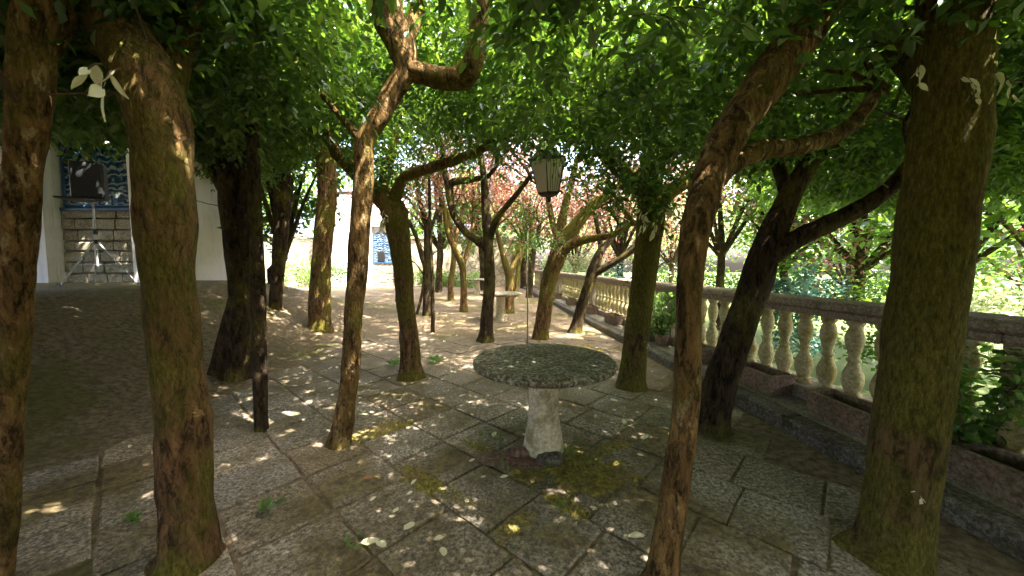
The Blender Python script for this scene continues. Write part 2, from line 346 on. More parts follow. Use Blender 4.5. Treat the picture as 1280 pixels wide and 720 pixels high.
def make_paving():
    root = empty('paved_floor'); tag(root, kind='structure')
    ang = R(47.5); u = Vector((math.cos(ang), math.sin(ang), 0)); v = Vector((math.sin(ang), -math.cos(ang), 0))
    org = Vector((-.871, 3.234, 0)); n = 0
    rnd = random.Random(5); SU = .487
    for iu in range(-12, 13):
        off = rnd.uniform(0, .5) if iu not in (0, -1, -2) else 0.0
        t = -14 * .49 + off
        while t < 14 * .49:
            ln = rnd.uniform(.44, .54)
            c = org + u * ((iu + .5) * SU) + v * (t + ln / 2); t += ln
            if not (-3.3 < c.x < step_x(c.y) - .3 and .3 < c.y < 7.3): continue
            a = (c.x) / max(c.y, .1)
            if a > 1.5 or a < -1.5 or c.y < .75 or n > 296: continue
            g = rnd.uniform(.004, .010); h = .05
            b = MB(); hx, hy = ln / 2 - g, SU / 2 - g
            # irregular outline: 3 points a side
            ring = []
            for (x, y) in ((-1, -1), (0, -1), (1, -1), (1, 0), (1, 1), (0, 1), (-1, 1), (-1, 0)):
                k = .93 if x and y else 1
                ring.append(((x * hx + rnd.uniform(-.007, .007)) * (1 if not (x and y) else .985), (y * hy + rnd.uniform(-.007, .007)) * (1 if not (x and y) else .985)))
            tz = rnd.uniform(-.004, .006); tilt = (rnd.uniform(-.008, .008), rnd.uniform(-.008, .008))
            pts = []
            for (ins, z) in ((0, -h), (0, -.007), (.010, 0)):
                for (x, y) in ring:
                    s = 1 - ins / .24; xx, yy = x * s, y * s
                    pts.append((xx, yy, z + tz + xx * tilt[0] + yy * tilt[1]))
            pts.append((0, 0, tz))
            fs = [(k * 8 + i, k * 8 + (i + 1) % 8, k * 8 + 8 + (i + 1) % 8, k * 8 + 8 + i) for k in range(2) for i in range(8)] + [(16 + i, 16 + (i + 1) % 8, 24) for i in range(8)]
            b.add(pts, fs)
            # world-space mesh about its own origin kept at world zero so that stains run across slabs
            R2 = Matrix.Translation(c) @ Matrix.Rotation(math.atan2(v.y, v.x), 4, 'Z')
            b.v = [tuple(R2 @ Vector(p)) for p in b.v]
            if R2.determinant() < 0: b.f = [q[::-1] for q in b.f]
            b.build('paving_slab', M['slab'], root); n += 1
    print('slabs', n)
make_paving()

# ------------------------------------------------------------------ raised walkway, kerb, balustrade
Y0, Y1 = -2.5, 22.0
def walkway():
    root = empty('raised_walkway'); tag(root, kind='structure')
    b = MB(); z = .115
    a0, a1 = step_x(Y0) + .20, step_x(Y1) + .20; c0, c1 = bal_x(Y0) + .34, bal_x(Y1) + .34
    b.add([(a0, Y0, -.4), (c0, Y0, -.4), (c1, Y1, -.4), (a1, Y1, -.4), (a0, Y0, z), (c0, Y0, z), (c1, Y1, z), (a1, Y1, z)],
          [(0, 3, 2, 1), (4, 5, 6, 7), (0, 1, 5, 4), (1, 2, 6, 5), (2, 3, 7, 6), (3, 0, 4, 7)])
    b.build('walkway_bed', M['walk'], root)
    b = MB()
    b.add([(c0, Y0, -2.6), (c0 + .3, Y0, -2.6), (c1 + .3, Y1, -2.6), (c1, Y1, -2.6), (c0, Y0, z), (c0 + .3, Y0, z), (c1 + .3, Y1, z), (c1, Y1, z)],
          [(0, 3, 2, 1), (4, 5, 6, 7), (0, 1, 5, 4), (1, 2, 6, 5), (2, 3, 7, 6), (3, 0, 4, 7)])
    b.build('retaining_wall', M['wall'], root)
    y = Y0; rz = math.atan(.095)
    while y < 20.5:
        ln = random.uniform(.8, 1.15)
        b = MB().box((step_x(y + ln / 2) + .10, y + ln / 2, -.09 + random.uniform(-.004, .006)), (.2, ln - .012, .43), rz + random.uniform(-.004, .004), .006, .016)
        b.build('kerb_stone', M['kerb'], root); y += ln
    b = MB().box((step_x((20.8 + Y1) / 2) + .1, (y + Y1) / 2, -.09), (.2, Y1 - y, .43), rz); b.build('kerb_run', M['kerb'], root)
walkway()
def balustrade():
    root = empty('balustrade', (bal_x(0), 0, .115)); tag(root, 'weathered ochre stone balustrade of bulging balusters under a brown coping, beside planters', 'balustrade')
    rz = math.atan(.095); dirv = Vector((-.095, 1, 0)).normalized(); o = Vector((0, 0, 0))
    prof = [(.062, 0), (.062, .05), (.046, .06), (.050, .075), (.058, .10), (.072, .15), (.075, .19), (.066, .24), (.046, .30), (.034, .335), (.046, .345), (.048, .365), (.036, .38),
            (.036, .40), (.048, .45), (.062, .52), (.064, .56), (.054, .61), (.040, .655), (.050, .665), (.060, .68), (.060, .72)]
    prof = [(r * 1.12, z * 1.028) for r, z in prof]
    bm_ = []
    for k in range(3): 
        me = MB().lathe([(r * random.uniform(.97, 1.03), z) for r, z in prof], 12, jit=.0012).mesh('baluster'); me.materials.append(M['baluster']); me.shade_smooth(); bm_.append(me)
    far = MB().lathe([prof[i] for i in (0, 1, 2, 5, 6, 9, 10, 12, 15, 18, 20, 21)], 6).mesh('baluster_far'); far.materials.append(M['baluster'])
    pier = MB().box((0, 0, .37), (.24, .26, .74), 0, .004, .012).mesh('pier'); pier.materials.append(M['rail'])
    s = Y0; L = 24.5; k = 0; zb = .13
    s = Y0 / dirv.y; n = 0
    while s < L - 3:
        p = dirv * (s + .0)
        if k % 17 == 0:
            ob = link('pier', pier, None, root); s += .33; q = dirv * (s - .165)
        else:
            me = bm_[k % 3] if p.y < 14 else far
            ob = link('baluster', me, None, root); s += .25; q = dirv * (s - .125)
        ob.location = (q.x, q.y, zb); ob.rotation_euler = (0, 0, rz + (random.uniform(-.3, .3) if ob.name.startswith('bal') else 0)); k += 1
    # plinth and coping in lengths
    s = Y0
    while s < 21.0:
        ln = random.uniform(1.3, 1.7); q = dirv * (s + ln / 2)
        MB().box((q.x, q.y, .066), (.30, ln - .008, .132), rz, .004, .015).build('plinth_stone', M['rail'], root)
        MB().box((q.x, q.y, zb + .74 + .035), (.27, ln - .006, .07), rz, .003, .012).build('coping_bed', M['rail'], root)
        MB().box((q.x, q.y, zb + .74 + .07 + .045), (.36, ln - .006, .09), rz, .004, .022).build('coping_stone', M['rail'], root)
        s += ln
balustrade()

# ------------------------------------------------------------------ walls
def stone_wall(name, x0, x1, y, h, label, z0=0):
    n = max(4, int((x1 - x0) / .6)); v = []; f = []
    for i in range(n + 1):
        x = x0 + (x1 - x0) * i / n; t = h + .12 * noise.noise(Vector((x * .9, 3, 1)))
        d = .05 * noise.noise(Vector((x * 1.3, 0, 7)))
        v += [(x, y + d, z0 - .4), (x, y + d, t), (x, y + .5, t + .03), (x, y + .5, z0 - .4)]
    for i in range(n):
        a = i * 4; f += [(a, a + 4, a + 5, a + 1), (a + 1, a + 5, a + 6, a + 2), (a + 2, a + 6, a + 7, a + 3)]
    f += [(3, 2, 1, 0), (n * 4, n * 4 + 1, n * 4 + 2, n * 4 + 3)]
    root = empty(name, (0, 0, 0)); MB().add(v, f).build('wall_face', M['wall'], root)
    x = x0
    while x < x1:
        ln = random.uniform(.7, 1.2); MB().box((min(x, x1 - .4) + ln / 2, y + .22, h + .13 + .12 * noise.noise(Vector((x * .9, 3, 1)))), (ln - .02, .62, .13), 0, .015, .02).build('coping_stone', M['masonry'], root); x += ln
    tag(root, label, 'wall')
stone_wall('stone_wall', -7.55, 1.3, 24.3, 3.1, 'long pale rubble stone wall closing the grove, right of the white plastered house')
stone_wall('stone_wall', -40, -12.3, 24.6, 3.2, 'rubble stone wall running left behind the grove from the white plastered house')

def facade(loc, label_wall, label_panel, side, masters=None):
    """white plastered building front with a recessed masonry dado; local origin under the panel centre, front at y=0"""
    root = empty('plastered_building', loc); z0 = -.15
    b = MB(); Wl, Wr, H, D = -4.0, .95, 6.2, 3.0; pw = .78
    b.box(((Wl - pw) / 2, D / 2, H / 2 + z0), (-pw - Wl, D, H))                    # left of panel
    b.box(((Wr + pw) / 2, D / 2, H / 2 + z0), (Wr - pw, D, H))                     # right of panel
    b.box((0, D / 2 + .2, H / 2 + z0), (2 * pw, D - .4, H))                        # recessed back
    b.box((0, .2 + .003, (3.9 + H) / 2 + .05), (2 * pw - .004, .394, H - 3.9))     # lintel
    b.build('plaster_wall', M['plaster'], root)
    MB().box((-1.02, -.07, H / 2 + z0), (.36, .136, H), 0, .004, .02).build('pilaster', M['plaster'], root)
    MB().box(((Wl + Wr) / 2, D / 2 - .05, H + .1), (Wr - Wl + .3, D + .4, .25), 0, 0, .04).build('cornice', M['plaster'], root)
    # dado stones
    z = 0
    while z < 1.5:
        hh = random.uniform(.19, .27); x = -pw
        if z + hh > 1.5: hh = 1.56 - z
        while x < pw - .05:
            ln = min(random.uniform(.25, .5), pw - x)
            if pw - x - ln < .14: ln = pw - x
            MB().box((x + ln / 2, .19 + random.uniform(-.012, .012), z + hh / 2), (ln - .022, .18, hh - .022), 0, .009, .02).build('masonry_stone', M['masonry'], root); x += ln
        z += hh
    tag(root, label_wall, 'building', 'plastered buildings')
    # tile panel: two pointed arches side by side
    pr = empty('tile_panel', (loc[0], loc[1] + .15, loc[2] + 1.62)); hw, Ht = .70, 1.95
    def top(x):
        t = abs((abs(x) - hw / 2) / (hw / 2)); return Ht - .30 * t ** 1.7
    nx, nz = 10, 13; dx, dz = 2 * hw / nx, Ht / nz
    for i in range(nx):
        for k in range(nz):
            xa, xb = -hw + i * dx, -hw + (i + 1) * dx; za, zb = k * dz, (k + 1) * dz
            ta, tb = top(xa), top(xb)
            if za >= min(ta, tb) - .01: continue
            g = .004; zt = (min(zb, ta), min(zb, tb))
            v = [(xa + g, 0, za + g), (xb - g, 0, za + g), (xb - g, 0, zt[1] - g), (xa + g, 0, zt[0] - g)]
            v = [(p[0], random.uniform(-.004, .001) - .012, p[2]) for p in v] + [(p[0], .03, p[2]) for p in v]
            MB().add(v, [(0, 1, 2, 3), (4, 7, 6, 5), (0, 4, 5, 1), (1, 5, 6, 2), (2, 6, 7, 3), (3, 7, 4, 0)]).build('tile', M['tile'], pr)
    outline = [(-hw, 0), (-hw, top(-hw))] + [(-hw + 2 * hw * j / 24, top(-hw + 2 * hw * j / 24)) for j in range(1, 24)] + [(hw, top(hw)), (hw, 0), (-hw, 0)]
    MB().tube([(x, -.01, z) for x, z in outline], [.035] * len(outline), 6).build('border', M['frame_blue'], pr)
    MB().box((0, -.01, Ht / 2 - .1), (.06, .05, Ht - .28)).build('mullion', M['frame_blue'], pr)
    MB().box((0, .0, -.07), (2 * hw + .12, .16, .07), 0, 0, .01).build('sill', M['frame_blue'], pr)
    tag(pr, label_panel, 'tile panel', 'blue tile panels')
cf = P(480, 358, 24.0)
facade((cf.x, 24.0, 0), 'white plastered house front with a pilaster, at the far end beside the rubble wall', 'small far blue glazed tile panel with twin arched tops, on the distant white house', 1)
cn = P(122, 357, 7.6)
facade((cn.x, 7.6, height(cn.x, 7.6) - .02), 'white plastered pavilion wall rising behind the thick flaky trunks', 'large blue and white glazed tile panel with twin arched tops, behind the thick flaky trunks', -1)

def speaker(loc, rz, lab_s, lab_t):
    st = empty('speaker_stand', loc); st.rotation_euler = (0, 0, rz)
    MB().tube([(0, 0, .35), (0, 0, 1.62)], [.018, .018], 8).build('pole', M['chrome'], st)
    MB().lathe([(.03, .95), (.034, .96), (.034, 1.03), (.026, 1.05)], 10).build('collar', M['black_plastic'], st)
    MB().lathe([(.03, .78), (.036, .79), (.036, .84), (.03, .85)], 10).build('leg_hub', M['black_plastic'], st)
    for k in range(3):
        a = k * 2.094 + .5 + 3.14159 / 2
        e = Vector((math.cos(a) * .55, math.sin(a) * .55, .015))
        lg = MB().tube([(math.cos(a) * .03, math.sin(a) * .03, .80), e], [.014, .013], 8).build('leg', M['chrome'], st)
        MB().tube([e + Vector((0, 0, -.012)), e + Vector((math.cos(a) * .03, math.sin(a) * .03, .0))], [.02, .02], 8).build('rubber_foot', M['black_plastic'], lg)
        MB().tube([(math.cos(a) * .02, math.sin(a) * .02, .38), (math.cos(a) * .30, math.sin(a) * .30, .375)], [.008, .008], 6).build('brace', M['chrome'], st)
    tag(st, lab_t, 'speaker stand', 'tripod speaker stands')
    sp = empty('loudspeaker', (loc[0], loc[1], loc[2] + 1.60)); sp.rotation_euler = (0, 0, rz)
    # cabinet: front face at -y, rounded trapezoid plan
    prof = [(-.23, -.13), (-.20, -.17), (.20, -.17), (.23, -.13), (.15, .19), (-.15, .19)]; zz = [0, .03, .62, .66]; b = MB(); v = []; f = []
    for z, s in zip(zz, (.9, 1, 1, .92)): v += [(x * s, y * s, z) for x, y in prof]
    n = 6
    for k in range(3): f += [(k * n + i, k * n + (i + 1) % n, k * n + n + (i + 1) % n, k * n + n + i) for i in range(n)]
    f += [tuple(range(5, -1, -1)), tuple(range(18, 24))]
    b.add(v, f).build('cabinet', M['black_plastic'], sp)
    g = MB(); v = []; f = []
    ol = [(-.19, .10), (-.12, .045), (.12, .045), (.19, .10), (.19, .50), (.16, .545), (-.16, .545), (-.19, .50)]
    v = [(x, -.172, z) for x, z in ol] + [(x * .93, -.196, .30 + (z - .30) * .94) for x, z in ol] + [(0, -.205, .30)]
    f = [(i, (i + 1) % 8, 8 + (i + 1) % 8, 8 + i) for i in range(8)] + [(8 + i, 8 + (i + 1) % 8, 16) for i in range(8)]
    g.add(v, f).build('grille', M['grille'], sp)
    MB().lathe([(.028, 0), (.028, .008), (.02, .012)], 12).build('badge', M['badge'], sp)
    bd = sp.children[-1]; bd.location = (0, -.203, .11); bd.rotation_euler = (R(90), 0, 0)
    MB().tube([(-.09, .0, .655), (-.07, 0, .70), (.07, 0, .70), (.09, 0, .655)], [.012] * 4, 6).build('handle', M['black_plastic'], sp)
    tag(sp, lab_s, 'loudspeaker', 'loudspeakers on tripods')
g1 = P(478, 359, 22.6); speaker((g1.x, 22.6, 0), .1, 'small far black loudspeaker on a tripod before the distant tile panel', 'far tripod stand under the loudspeaker before the distant white house')
g2 = P(124, 358, 6.9); speaker((g2.x, 6.9, height(g2.x, 6.9) - .005), .45, 'big black loudspeaker in front of the large tile panel, behind thick flaky trunks', 'black tripod stand carrying the big loudspeaker before the large tile panel')

# ------------------------------------------------------------------ stone tables
def round_table(loc, label):
    t = empty('round_table', loc)
    prof = [(.03, .672), (.48, .674), (.525, .682), (.555, .698), (.561, .715), (.557, .732), (.545, .742), (.525, .746), (.35, .748), (.15, .746), (.02, .747)]
    b = MB(); n = 64; v = []; f = []
    for r, z in prof:
        for i in range(n):
            a = 2 * math.pi * i / n; q = Vector((math.cos(a) * 6, math.sin(a) * 6, z * 30))
            k = 1 + (.012 * noise.noise(q) + .008 * noise.noise(q * 3.1)) * (r > .4)
            v.append((r * k * math.cos(a), r * k * math.sin(a), z + .002 * noise.noise(q * 2)))
    for k in range(len(prof) - 1):
        f += [(k * n + i, k * n + (i + 1) % n, (k + 1) * n + (i + 1) % n, (k + 1) * n + i) for i in range(n)]
    f += [tuple(range(n - 1, -1, -1)), tuple((len(prof) - 1) * n + i for i in range(n))]
    b.add(v, f).build('table_top', M['granite'], t)
    b = MB(); v = []; f = []; n = 28
    cp = [(.165, -.06), (.160, .03), (.150, .10), (.138, .16), (.124, .24), (.118, .34), (.116, .48), (.117, .60), (.120, .672)]
    for r, z in cp:
        for i in range(n):
            a = 2 * math.pi * i / n; q = Vector((math.cos(a) * 3, math.sin(a) * 3, z * 7)); k = 1 + .05 * noise.noise(q) + .03 * noise.noise(q * 3)
            sq = 1 / max(abs(math.cos(a)), abs(math.sin(a))); k *= 1 + .10 * (min(sq, 1.25) - 1) * (1 - z)
            v.append((r * k * math.cos(a), r * k * math.sin(a), z))
    for k in range(len(cp) - 1): f += [(k * n + i, k * n + (i + 1) % n, (k + 1) * n + (i + 1) % n, (k + 1) * n + i) for i in range(n)]
    o = b.add(v, f).build('pedestal', M['column'], t, True); o.rotation_euler = (0, 0, .5)
    tag(t, label, 'table', 'round stone tables'); return t
tb = ground(681, 572); TBL = Vector((tb.x, tb.y + .12, 0))
t0 = round_table(TBL, 'big round granite table on a stone pedestal rising from mossy paving')
p = ground(626, 401); t1 = copy_tree(t0); t1.location = (p.x, p.y, 0); t1.rotation_euler.z = 1.1; t1['label'] = 'round stone table half hidden behind a slender mossy trunk in the grove'
p = ground(597, 367); t2 = copy_tree(t0); t2.location = (p.x, p.y, 0); t2.rotation_euler.z = 2.3; t2['label'] = 'distant round stone table in front of the rubble wall'

# rubble stones and moss round the pedestal
for k, (dx, dy, sx, sy, sz, m_) in enumerate(((-.19, -.07, .16, .13, .05, 'rubble'), (-.14, -.22, .22, .12, .018, 'rubble'), (.04, -.17, .20, .15, .06, 'kerb'), (-.36, -.14, .30, .20, .016, 'rubble'))):
    b = MB(); v = []; f = []
    for r, z in ((.9, -.3), (1, .1), (.8, .7), (.45, 1)):
        for i in range(9):
            a = i * 2 * math.pi / 9; kk = 1 + .25 * noise.noise(Vector((math.cos(a) * 2 + k * 7, math.sin(a) * 2, z * 2)))
            v.append((sx / 1.6 * r * kk * math.cos(a), sy / 1.6 * r * kk * math.sin(a), z * sz))
    for q in range(3): f += [(q * 9 + i, q * 9 + (i + 1) % 9, (q + 1) * 9 + (i + 1) % 9, (q + 1) * 9 + i) for i in range(9)]
    f.append(tuple(27 + i for i in range(9)))
    o = b.add(v, f).build('rubble_stone', M[m_]); o.location = (TBL.x + dx, TBL.y + dy, 0)
    tag(o, ['reddish chip of stone wedged against the table pedestal', 'flat reddish stone lying before the table pedestal', 'grey block leaning on the table pedestal in moss', 'low reddish slab fragment beside the table pedestal'][k], 'stone', 'stones at the pedestal foot')
def moss_patch(name, c, rx, ry, rot, hgt, seed, kind='stuff'):
    n = 84; v = []; f = []; idx = {}
    for j in range(n):
        for i in range(n):
            x, y = (i / (n - 1) * 2 - 1), (j / (n - 1) * 2 - 1)
            X, Yy = x * rx, y * ry
            q = Vector((X * 5 + seed, Yy * 5, 0)); e = noise.noise(q * .7) * .6 + noise.noise(q * 2.1) * .45 + noise.noise(q * 6) * .4
            d = 1 - math.hypot(x, y) * 1.15 + e * .95
            if d > .06:
                idx[(i, j)] = len(v); z = hgt * min(1, d * 2.2) * (.5 + .5 * noise.noise(q * 5)) + .010 * noise.noise(q * 14)
                cs, sn = math.cos(rot), math.sin(rot)
                v.append((c[0] + X * cs - Yy * sn, c[1] + X * sn + Yy * cs, max(-.012, z) if d > .16 else -.014))
    for j in range(n - 1):
        for i in range(n - 1):
            k = [(i, j), (i + 1, j), (i + 1, j + 1), (i, j + 1)]
            if all(q in idx for q in k): f.append(tuple(idx[q] for q in k))
    o = MB().add(v, f).build(name, M['moss'], None, True); tag(o, kind='stuff'); return o
o = moss_patch('moss', (TBL.x + .16, TBL.y - .30, 0), .50, .34, .1, .028, 3); tag(o, 'thick yellow green moss cushion round the table pedestal', 'moss')
for k, (px, py, r_) in enumerate(((700, 632, .16), (640, 660, .14), (560, 620, .22), (470, 540, .3), (600, 560, .16), (760, 560, .18), (530, 600, .2))):
    g = ground(px, py); o = moss_patch('moss', (g.x, g.y, 0), r_ * 1.5, r_ * .6, .8 if k % 2 else -.75, .012, 20 + k * 3.3)
    tag(o, ['moss tuft film in the joint before the table', 'moss film in the joint under the pale fallen leaves', 'moss film spreading over slabs left of the table', 'moss film near the slim flaking tree', 'moss film left of the pedestal', 'moss film right of the pedestal', 'moss film near the dry brown leaves'][k], 'moss')
o = moss_patch('moss', (.95, 6.2, 0), .75, .6, .2, .02, 15); tag(o, 'mossy strip on the earth between the leaning trees', 'moss')

def blades(name, spots, label):
    V = []; Fc = []
    for (x, y, n, h, r) in spots:
        for _ in range(n):
            a = random.uniform(0, 6.283); d = abs(random.gauss(0, r)); bx, by = x + math.cos(a) * d, y + math.sin(a) * d
            hh = h * random.uniform(.4, 1.2); la = random.uniform(0, 6.283); ln = hh * random.uniform(.3, 1.0); w = .0028
            px_, py_ = -math.sin(la) * w, math.cos(la) * w; k = len(V); z = height(bx, by) - .005
            mx, my = bx + math.cos(la) * ln * .35, by + math.sin(la) * ln * .35
            V += [(bx - px_, by - py_, z), (bx + px_, by + py_, z), (mx + px_ * .8, my + py_ * .8, z + hh * .65), (mx - px_ * .8, my - py_ * .8, z + hh * .65), (bx + math.cos(la) * ln, by + math.sin(la) * ln, z + hh)]
            Fc += [(k, k + 1, k + 2, k + 3), (k + 3, k + 2, k + 4)]
    o = MB().add(V, Fc).build(name, M['grass']); tag(o, label, 'grass', kind='stuff')
sp = [(TBL.x + .18, TBL.y - .12, 60, .09, .07), (TBL.x + .30, TBL.y - .25, 60, .06, .12), (TBL.x - .35, TBL.y + .06, 30, .08, .1), (TBL.x - .12, TBL.y - .55, 20, .07, .05), (TBL.x + .1, TBL.y - .40, 60, .045, .15), (TBL.x + .3, TBL.y + .1, 25, .07, .06)]
for px, py, n, h in ((700, 634, 26, .07), (628, 588, 12, .09), (562, 565, 14, .05), (735, 545, 16, .05), (448, 520, 20, .05), (640, 690, 10, .03), (447, 685, 10, .04), (690, 572, 20, .07), (800, 570, 8, .04), (600, 545, 16, .05)):
    g = ground(px, py); sp.append((g.x, g.y, n, h, .035))
blades('grass', sp, 'sparse grass blades growing from joints round the stone table')

# ------------------------------------------------------------------ planters along the walkway
planter_list = [(y, 3.09 - .095 * y) for y in (2.2, 3.0, 3.95, 5.15, 6.6, 8.3, 10.05, 12.2, 14.4)]
pl_lab = ['clay trough planter closest along the kerb, under the thick mossy trunk', 'clay trough planter second along the kerb, behind the thick mossy trunk', 'clay trough planter third along the kerb, between the thick mossy trunk and a forked tree',
          'clay trough planter fourth along the kerb, beside the dark forked tree', 'clay trough planter fifth along the kerb, next to the leafy pot plant', 'clay trough planter sixth along the kerb, right of the leaning forked tree', 'clay trough planter seventh along the kerb, behind the leaning forked tree', 'clay trough planter eighth along the kerb, in the distance', 'clay trough planter last along the kerb, farthest away']
for (y, x), lab in zip(planter_list, pl_lab):
    root = empty('planter', (x + .06, y, .115)); root.rotation_euler = (0, 0, R(90) + .095 + random.uniform(-.08, .08))
    L_, W_, H_ = .56, .27, .22; v = []; f = []
    for (a, bb, z) in ((.94, .92, 0), (1, 1, H_ - .03), (1.04, 1.06, H_ - .028), (1.04, 1.06, H_), (.90, .80, H_), (.88, .78, H_ - .07)):
        v += [(sx * L_ / 2 * a, sy * W_ / 2 * bb, z) for sx, sy in ((-1, -1), (1, -1), (1, 1), (-1, 1))]
    for k in range(5): f += [(k * 4 + i, k * 4 + (i + 1) % 4, k * 4 + 4 + (i + 1) % 4, k * 4 + 4 + i) for i in range(4)]
    f += [(3, 2, 1, 0)]
    MB().add(v, f).build('trough', M['planter'], root)
    MB().box((0, 0, H_ - .075), (L_ * .9, W_ * .8, .012)).build('soil', M['soil'], root)
    tag(root, lab, 'planter', 'clay troughs along the kerb')

# ------------------------------------------------------------------ foliage generators
def leaf_mesh_arrays(base, dirv, size, wid, hexa, fold=.25):
    """base,dirv (n,3); size (n,), wid ratio -> vertices and quad faces"""
    n = len(base); up = np.tile(np.array([[0, 0, 1.]]), (n, 1)) + RNG.normal(0, .45, (n, 3))
    d = dirv / np.linalg.norm(dirv, axis=1, keepdims=True)
    s = np.cross(d, up); s /= np.linalg.norm(s, axis=1, keepdims=True) + 1e-9
    nn = np.cross(s, d); L = size[:, None]; Wd = L * wid
    tip = base + d * L - nn * L * .12
    if not hexa:
        m = base + d * L * .45
        V = np.stack([base, m + s * Wd * .5 + nn * Wd * fold * .5, tip, m - s * Wd * .5 + nn * Wd * fold * .5], 1)
        Fc = np.arange(n)[:, None] * 4 + np.array([[0, 1, 2, 3]]); return V.reshape(-1, 3), Fc
    m1 = base + d * L * .28; m2 = base + d * L * .66
    V = np.stack([base, m1 + s * Wd * .46 + nn * Wd * fold * .5, m2 + s * Wd * .42 + nn * Wd * fold * .4, tip, m2 - s * Wd * .42 + nn * Wd * fold * .4, m1 - s * Wd * .46 + nn * Wd * fold * .5], 1)
    k = np.arange(n)[:, None] * 6
    Fc = np.concatenate([k + np.array([[0, 1, 2, 3]]), k + np.array([[0, 3, 4, 5]])], 0); return V.reshape(-1, 3), Fc
def sprays(pts, hexa=False, leaflets=9, length=.26, lsize=.07, wid=.46, droop=.5):
    n = len(pts); a = RNG.uniform(0, 2 * np.pi, n)
    rd = np.stack([np.cos(a), np.sin(a), RNG.normal(-.25, .35, n)], 1); rd /= np.linalg.norm(rd, axis=1, keepdims=True)
    side = np.stack([-np.sin(a), np.cos(a), RNG.normal(0, .25, n)], 1)
    ln = length * RNG.uniform(.6, 1.25, n); B = []; D = []; S = []
    for k in range(leaflets):
        t = ((k // 2) + .6) / (leaflets / 2 + .3); sg = (1 if k % 2 else -1) if k < leaflets - 1 else 0
        pos = pts + rd * (ln * t)[:, None]; pos = pos + np.array([0, 0, -1.]) * (ln * droop * t * t)[:, None]
        dd = rd * (.55 if sg else 1.0) + side * (.85 * sg) + np.array([0, 0, -.25 - .3 * t]) + RNG.normal(0, .22, (n, 3))
        B.append(pos); D.append(dd); S.append(lsize * RNG.uniform(.7, 1.25, n) * (1 - .25 * abs(t - .5)))
    return leaf_mesh_arrays(np.concatenate(B), np.concatenate(D), np.concatenate(S), wid, hexa)
def single_leaves(pts, size, wid=.6, hexa=False):
    n = len(pts); D = RNG.normal(0, 1, (n, 3)); D[:, 2] = D[:, 2] * .5 - .25
    return leaf_mesh_arrays(pts, D, size * RNG.uniform(.6, 1.3, n), wid, hexa)
def join(parts):
    Vs = []; Fs = []; o = 0
    for V, Fc in parts: Vs.append(V); Fs.append(Fc + o); o += len(V)
    return np.concatenate(Vs), np.concatenate(Fs)

# ------------------------------------------------------------------ trees of the grove
TREES = {}
def px_path(lst, Y, dy=None):
    pts = []; rs = []
    for k, q in enumerate(lst):
        yy = Y + (q[3] if len(q) > 3 else 0)
        p = P(q[0], q[1], yy); pts.append(p)
        rs.append(q[2] / 2 * yy / F * math.cos(math.atan((q[0] - 640) / F)))
    return pts, rs
def grove_tree(key, Y, trunk, limbs, bk, label, group='pollarded trees of the grove', n=18, amp=.10, twigs=10, name='grove_tree', flare=.35, crown_dx=0):
    g = ground(trunk[0][0], trunk[0][1])
    if Y is None: Y = g.y
    pts, rs = px_path(trunk, Y)
    base = Vector((pts[0].x, Y, height(pts[0].x, Y))); 
    # sink the foot into the ground
    pts[0].z = base.z - .03
    pts = [Vector((pts[0].x, pts[0].y, pts[0].z - .12))] + pts; rs = [rs[0] * 1.1] + rs
    root = empty(name, base); seed = sum(map(ord, key)) * 1.7
    def loc(ps): return [p - base for p in ps]
    step = max(.035, min(.25, rs[2] * .45))
    MB().tube(loc(pts), rs, n, amp, flare, seed, step).build('trunk', M[bk], root, True)
    ends = [(pts[-1], rs[-1])]; path_pts = list(pts[len(pts) // 2:])
    for k, lb in enumerate(limbs):
        lp, lr = px_path(lb, Y)
        MB().tube(loc(lp), lr, max(8, n - 6), amp * 1.2, 0, seed + k, step * 1.2).build('limb', M[bk], root, True)
        ends.append((lp[-1], lr[-1])); path_pts += lp[1:]
    # side branches carry on from the ends into the canopy
    b = MB(); rr = random.Random(seed)
    for e, r in ends:
        for _ in range(3):
            d = Vector((rr.uniform(-1, 1), rr.uniform(-1, 1), rr.uniform(.25, .9))).normalized(); pth = [e - d * .05]; rad = [max(r * .7, .012)]
            for q in range(4):
                d = (d + Vector((rr.uniform(-.5, .5), rr.uniform(-.5, .5), rr.uniform(-.2, .35)))).normalized(); pth.append(pth[-1] + d * rr.uniform(.2, .4)); rad.append(rad[-1] * .72)
            MB().tube([p - base for p in pth], rad, 7, .08, 0, seed, .12).build('branch', M[bk], root, True); path_pts += pth[1:]
    b = MB()
    for _ in range(twigs):
        e = path_pts[rr.randrange(len(path_pts))]
        if e.z < 1.9: continue
        d = Vector((rr.uniform(-1, 1), rr.uniform(-1, 1), rr.uniform(-.1, 1.3))).normalized(); pth = [e]; rad = [rr.uniform(.005, .011)]
        for q in range(4):
            d = (d + Vector((rr.uniform(-.35, .35), rr.uniform(-.35, .35), rr.uniform(-.2, .3)))).normalized(); pth.append(pth[-1] + d * rr.uniform(.12, .3)); rad.append(rad[-1] * .7)
        b.tube([p - base for p in pth], rad, 4)
    if b.v: b.build('twigs', M['twig'], root); tag(root.children[-1], kind='stuff')
    tag(root, label, 'tree', group)
    top = pts[-1]; TREES[key] = dict(root=root, base=base, top=top, parts=[], red=[])
    return root
G = grove_tree
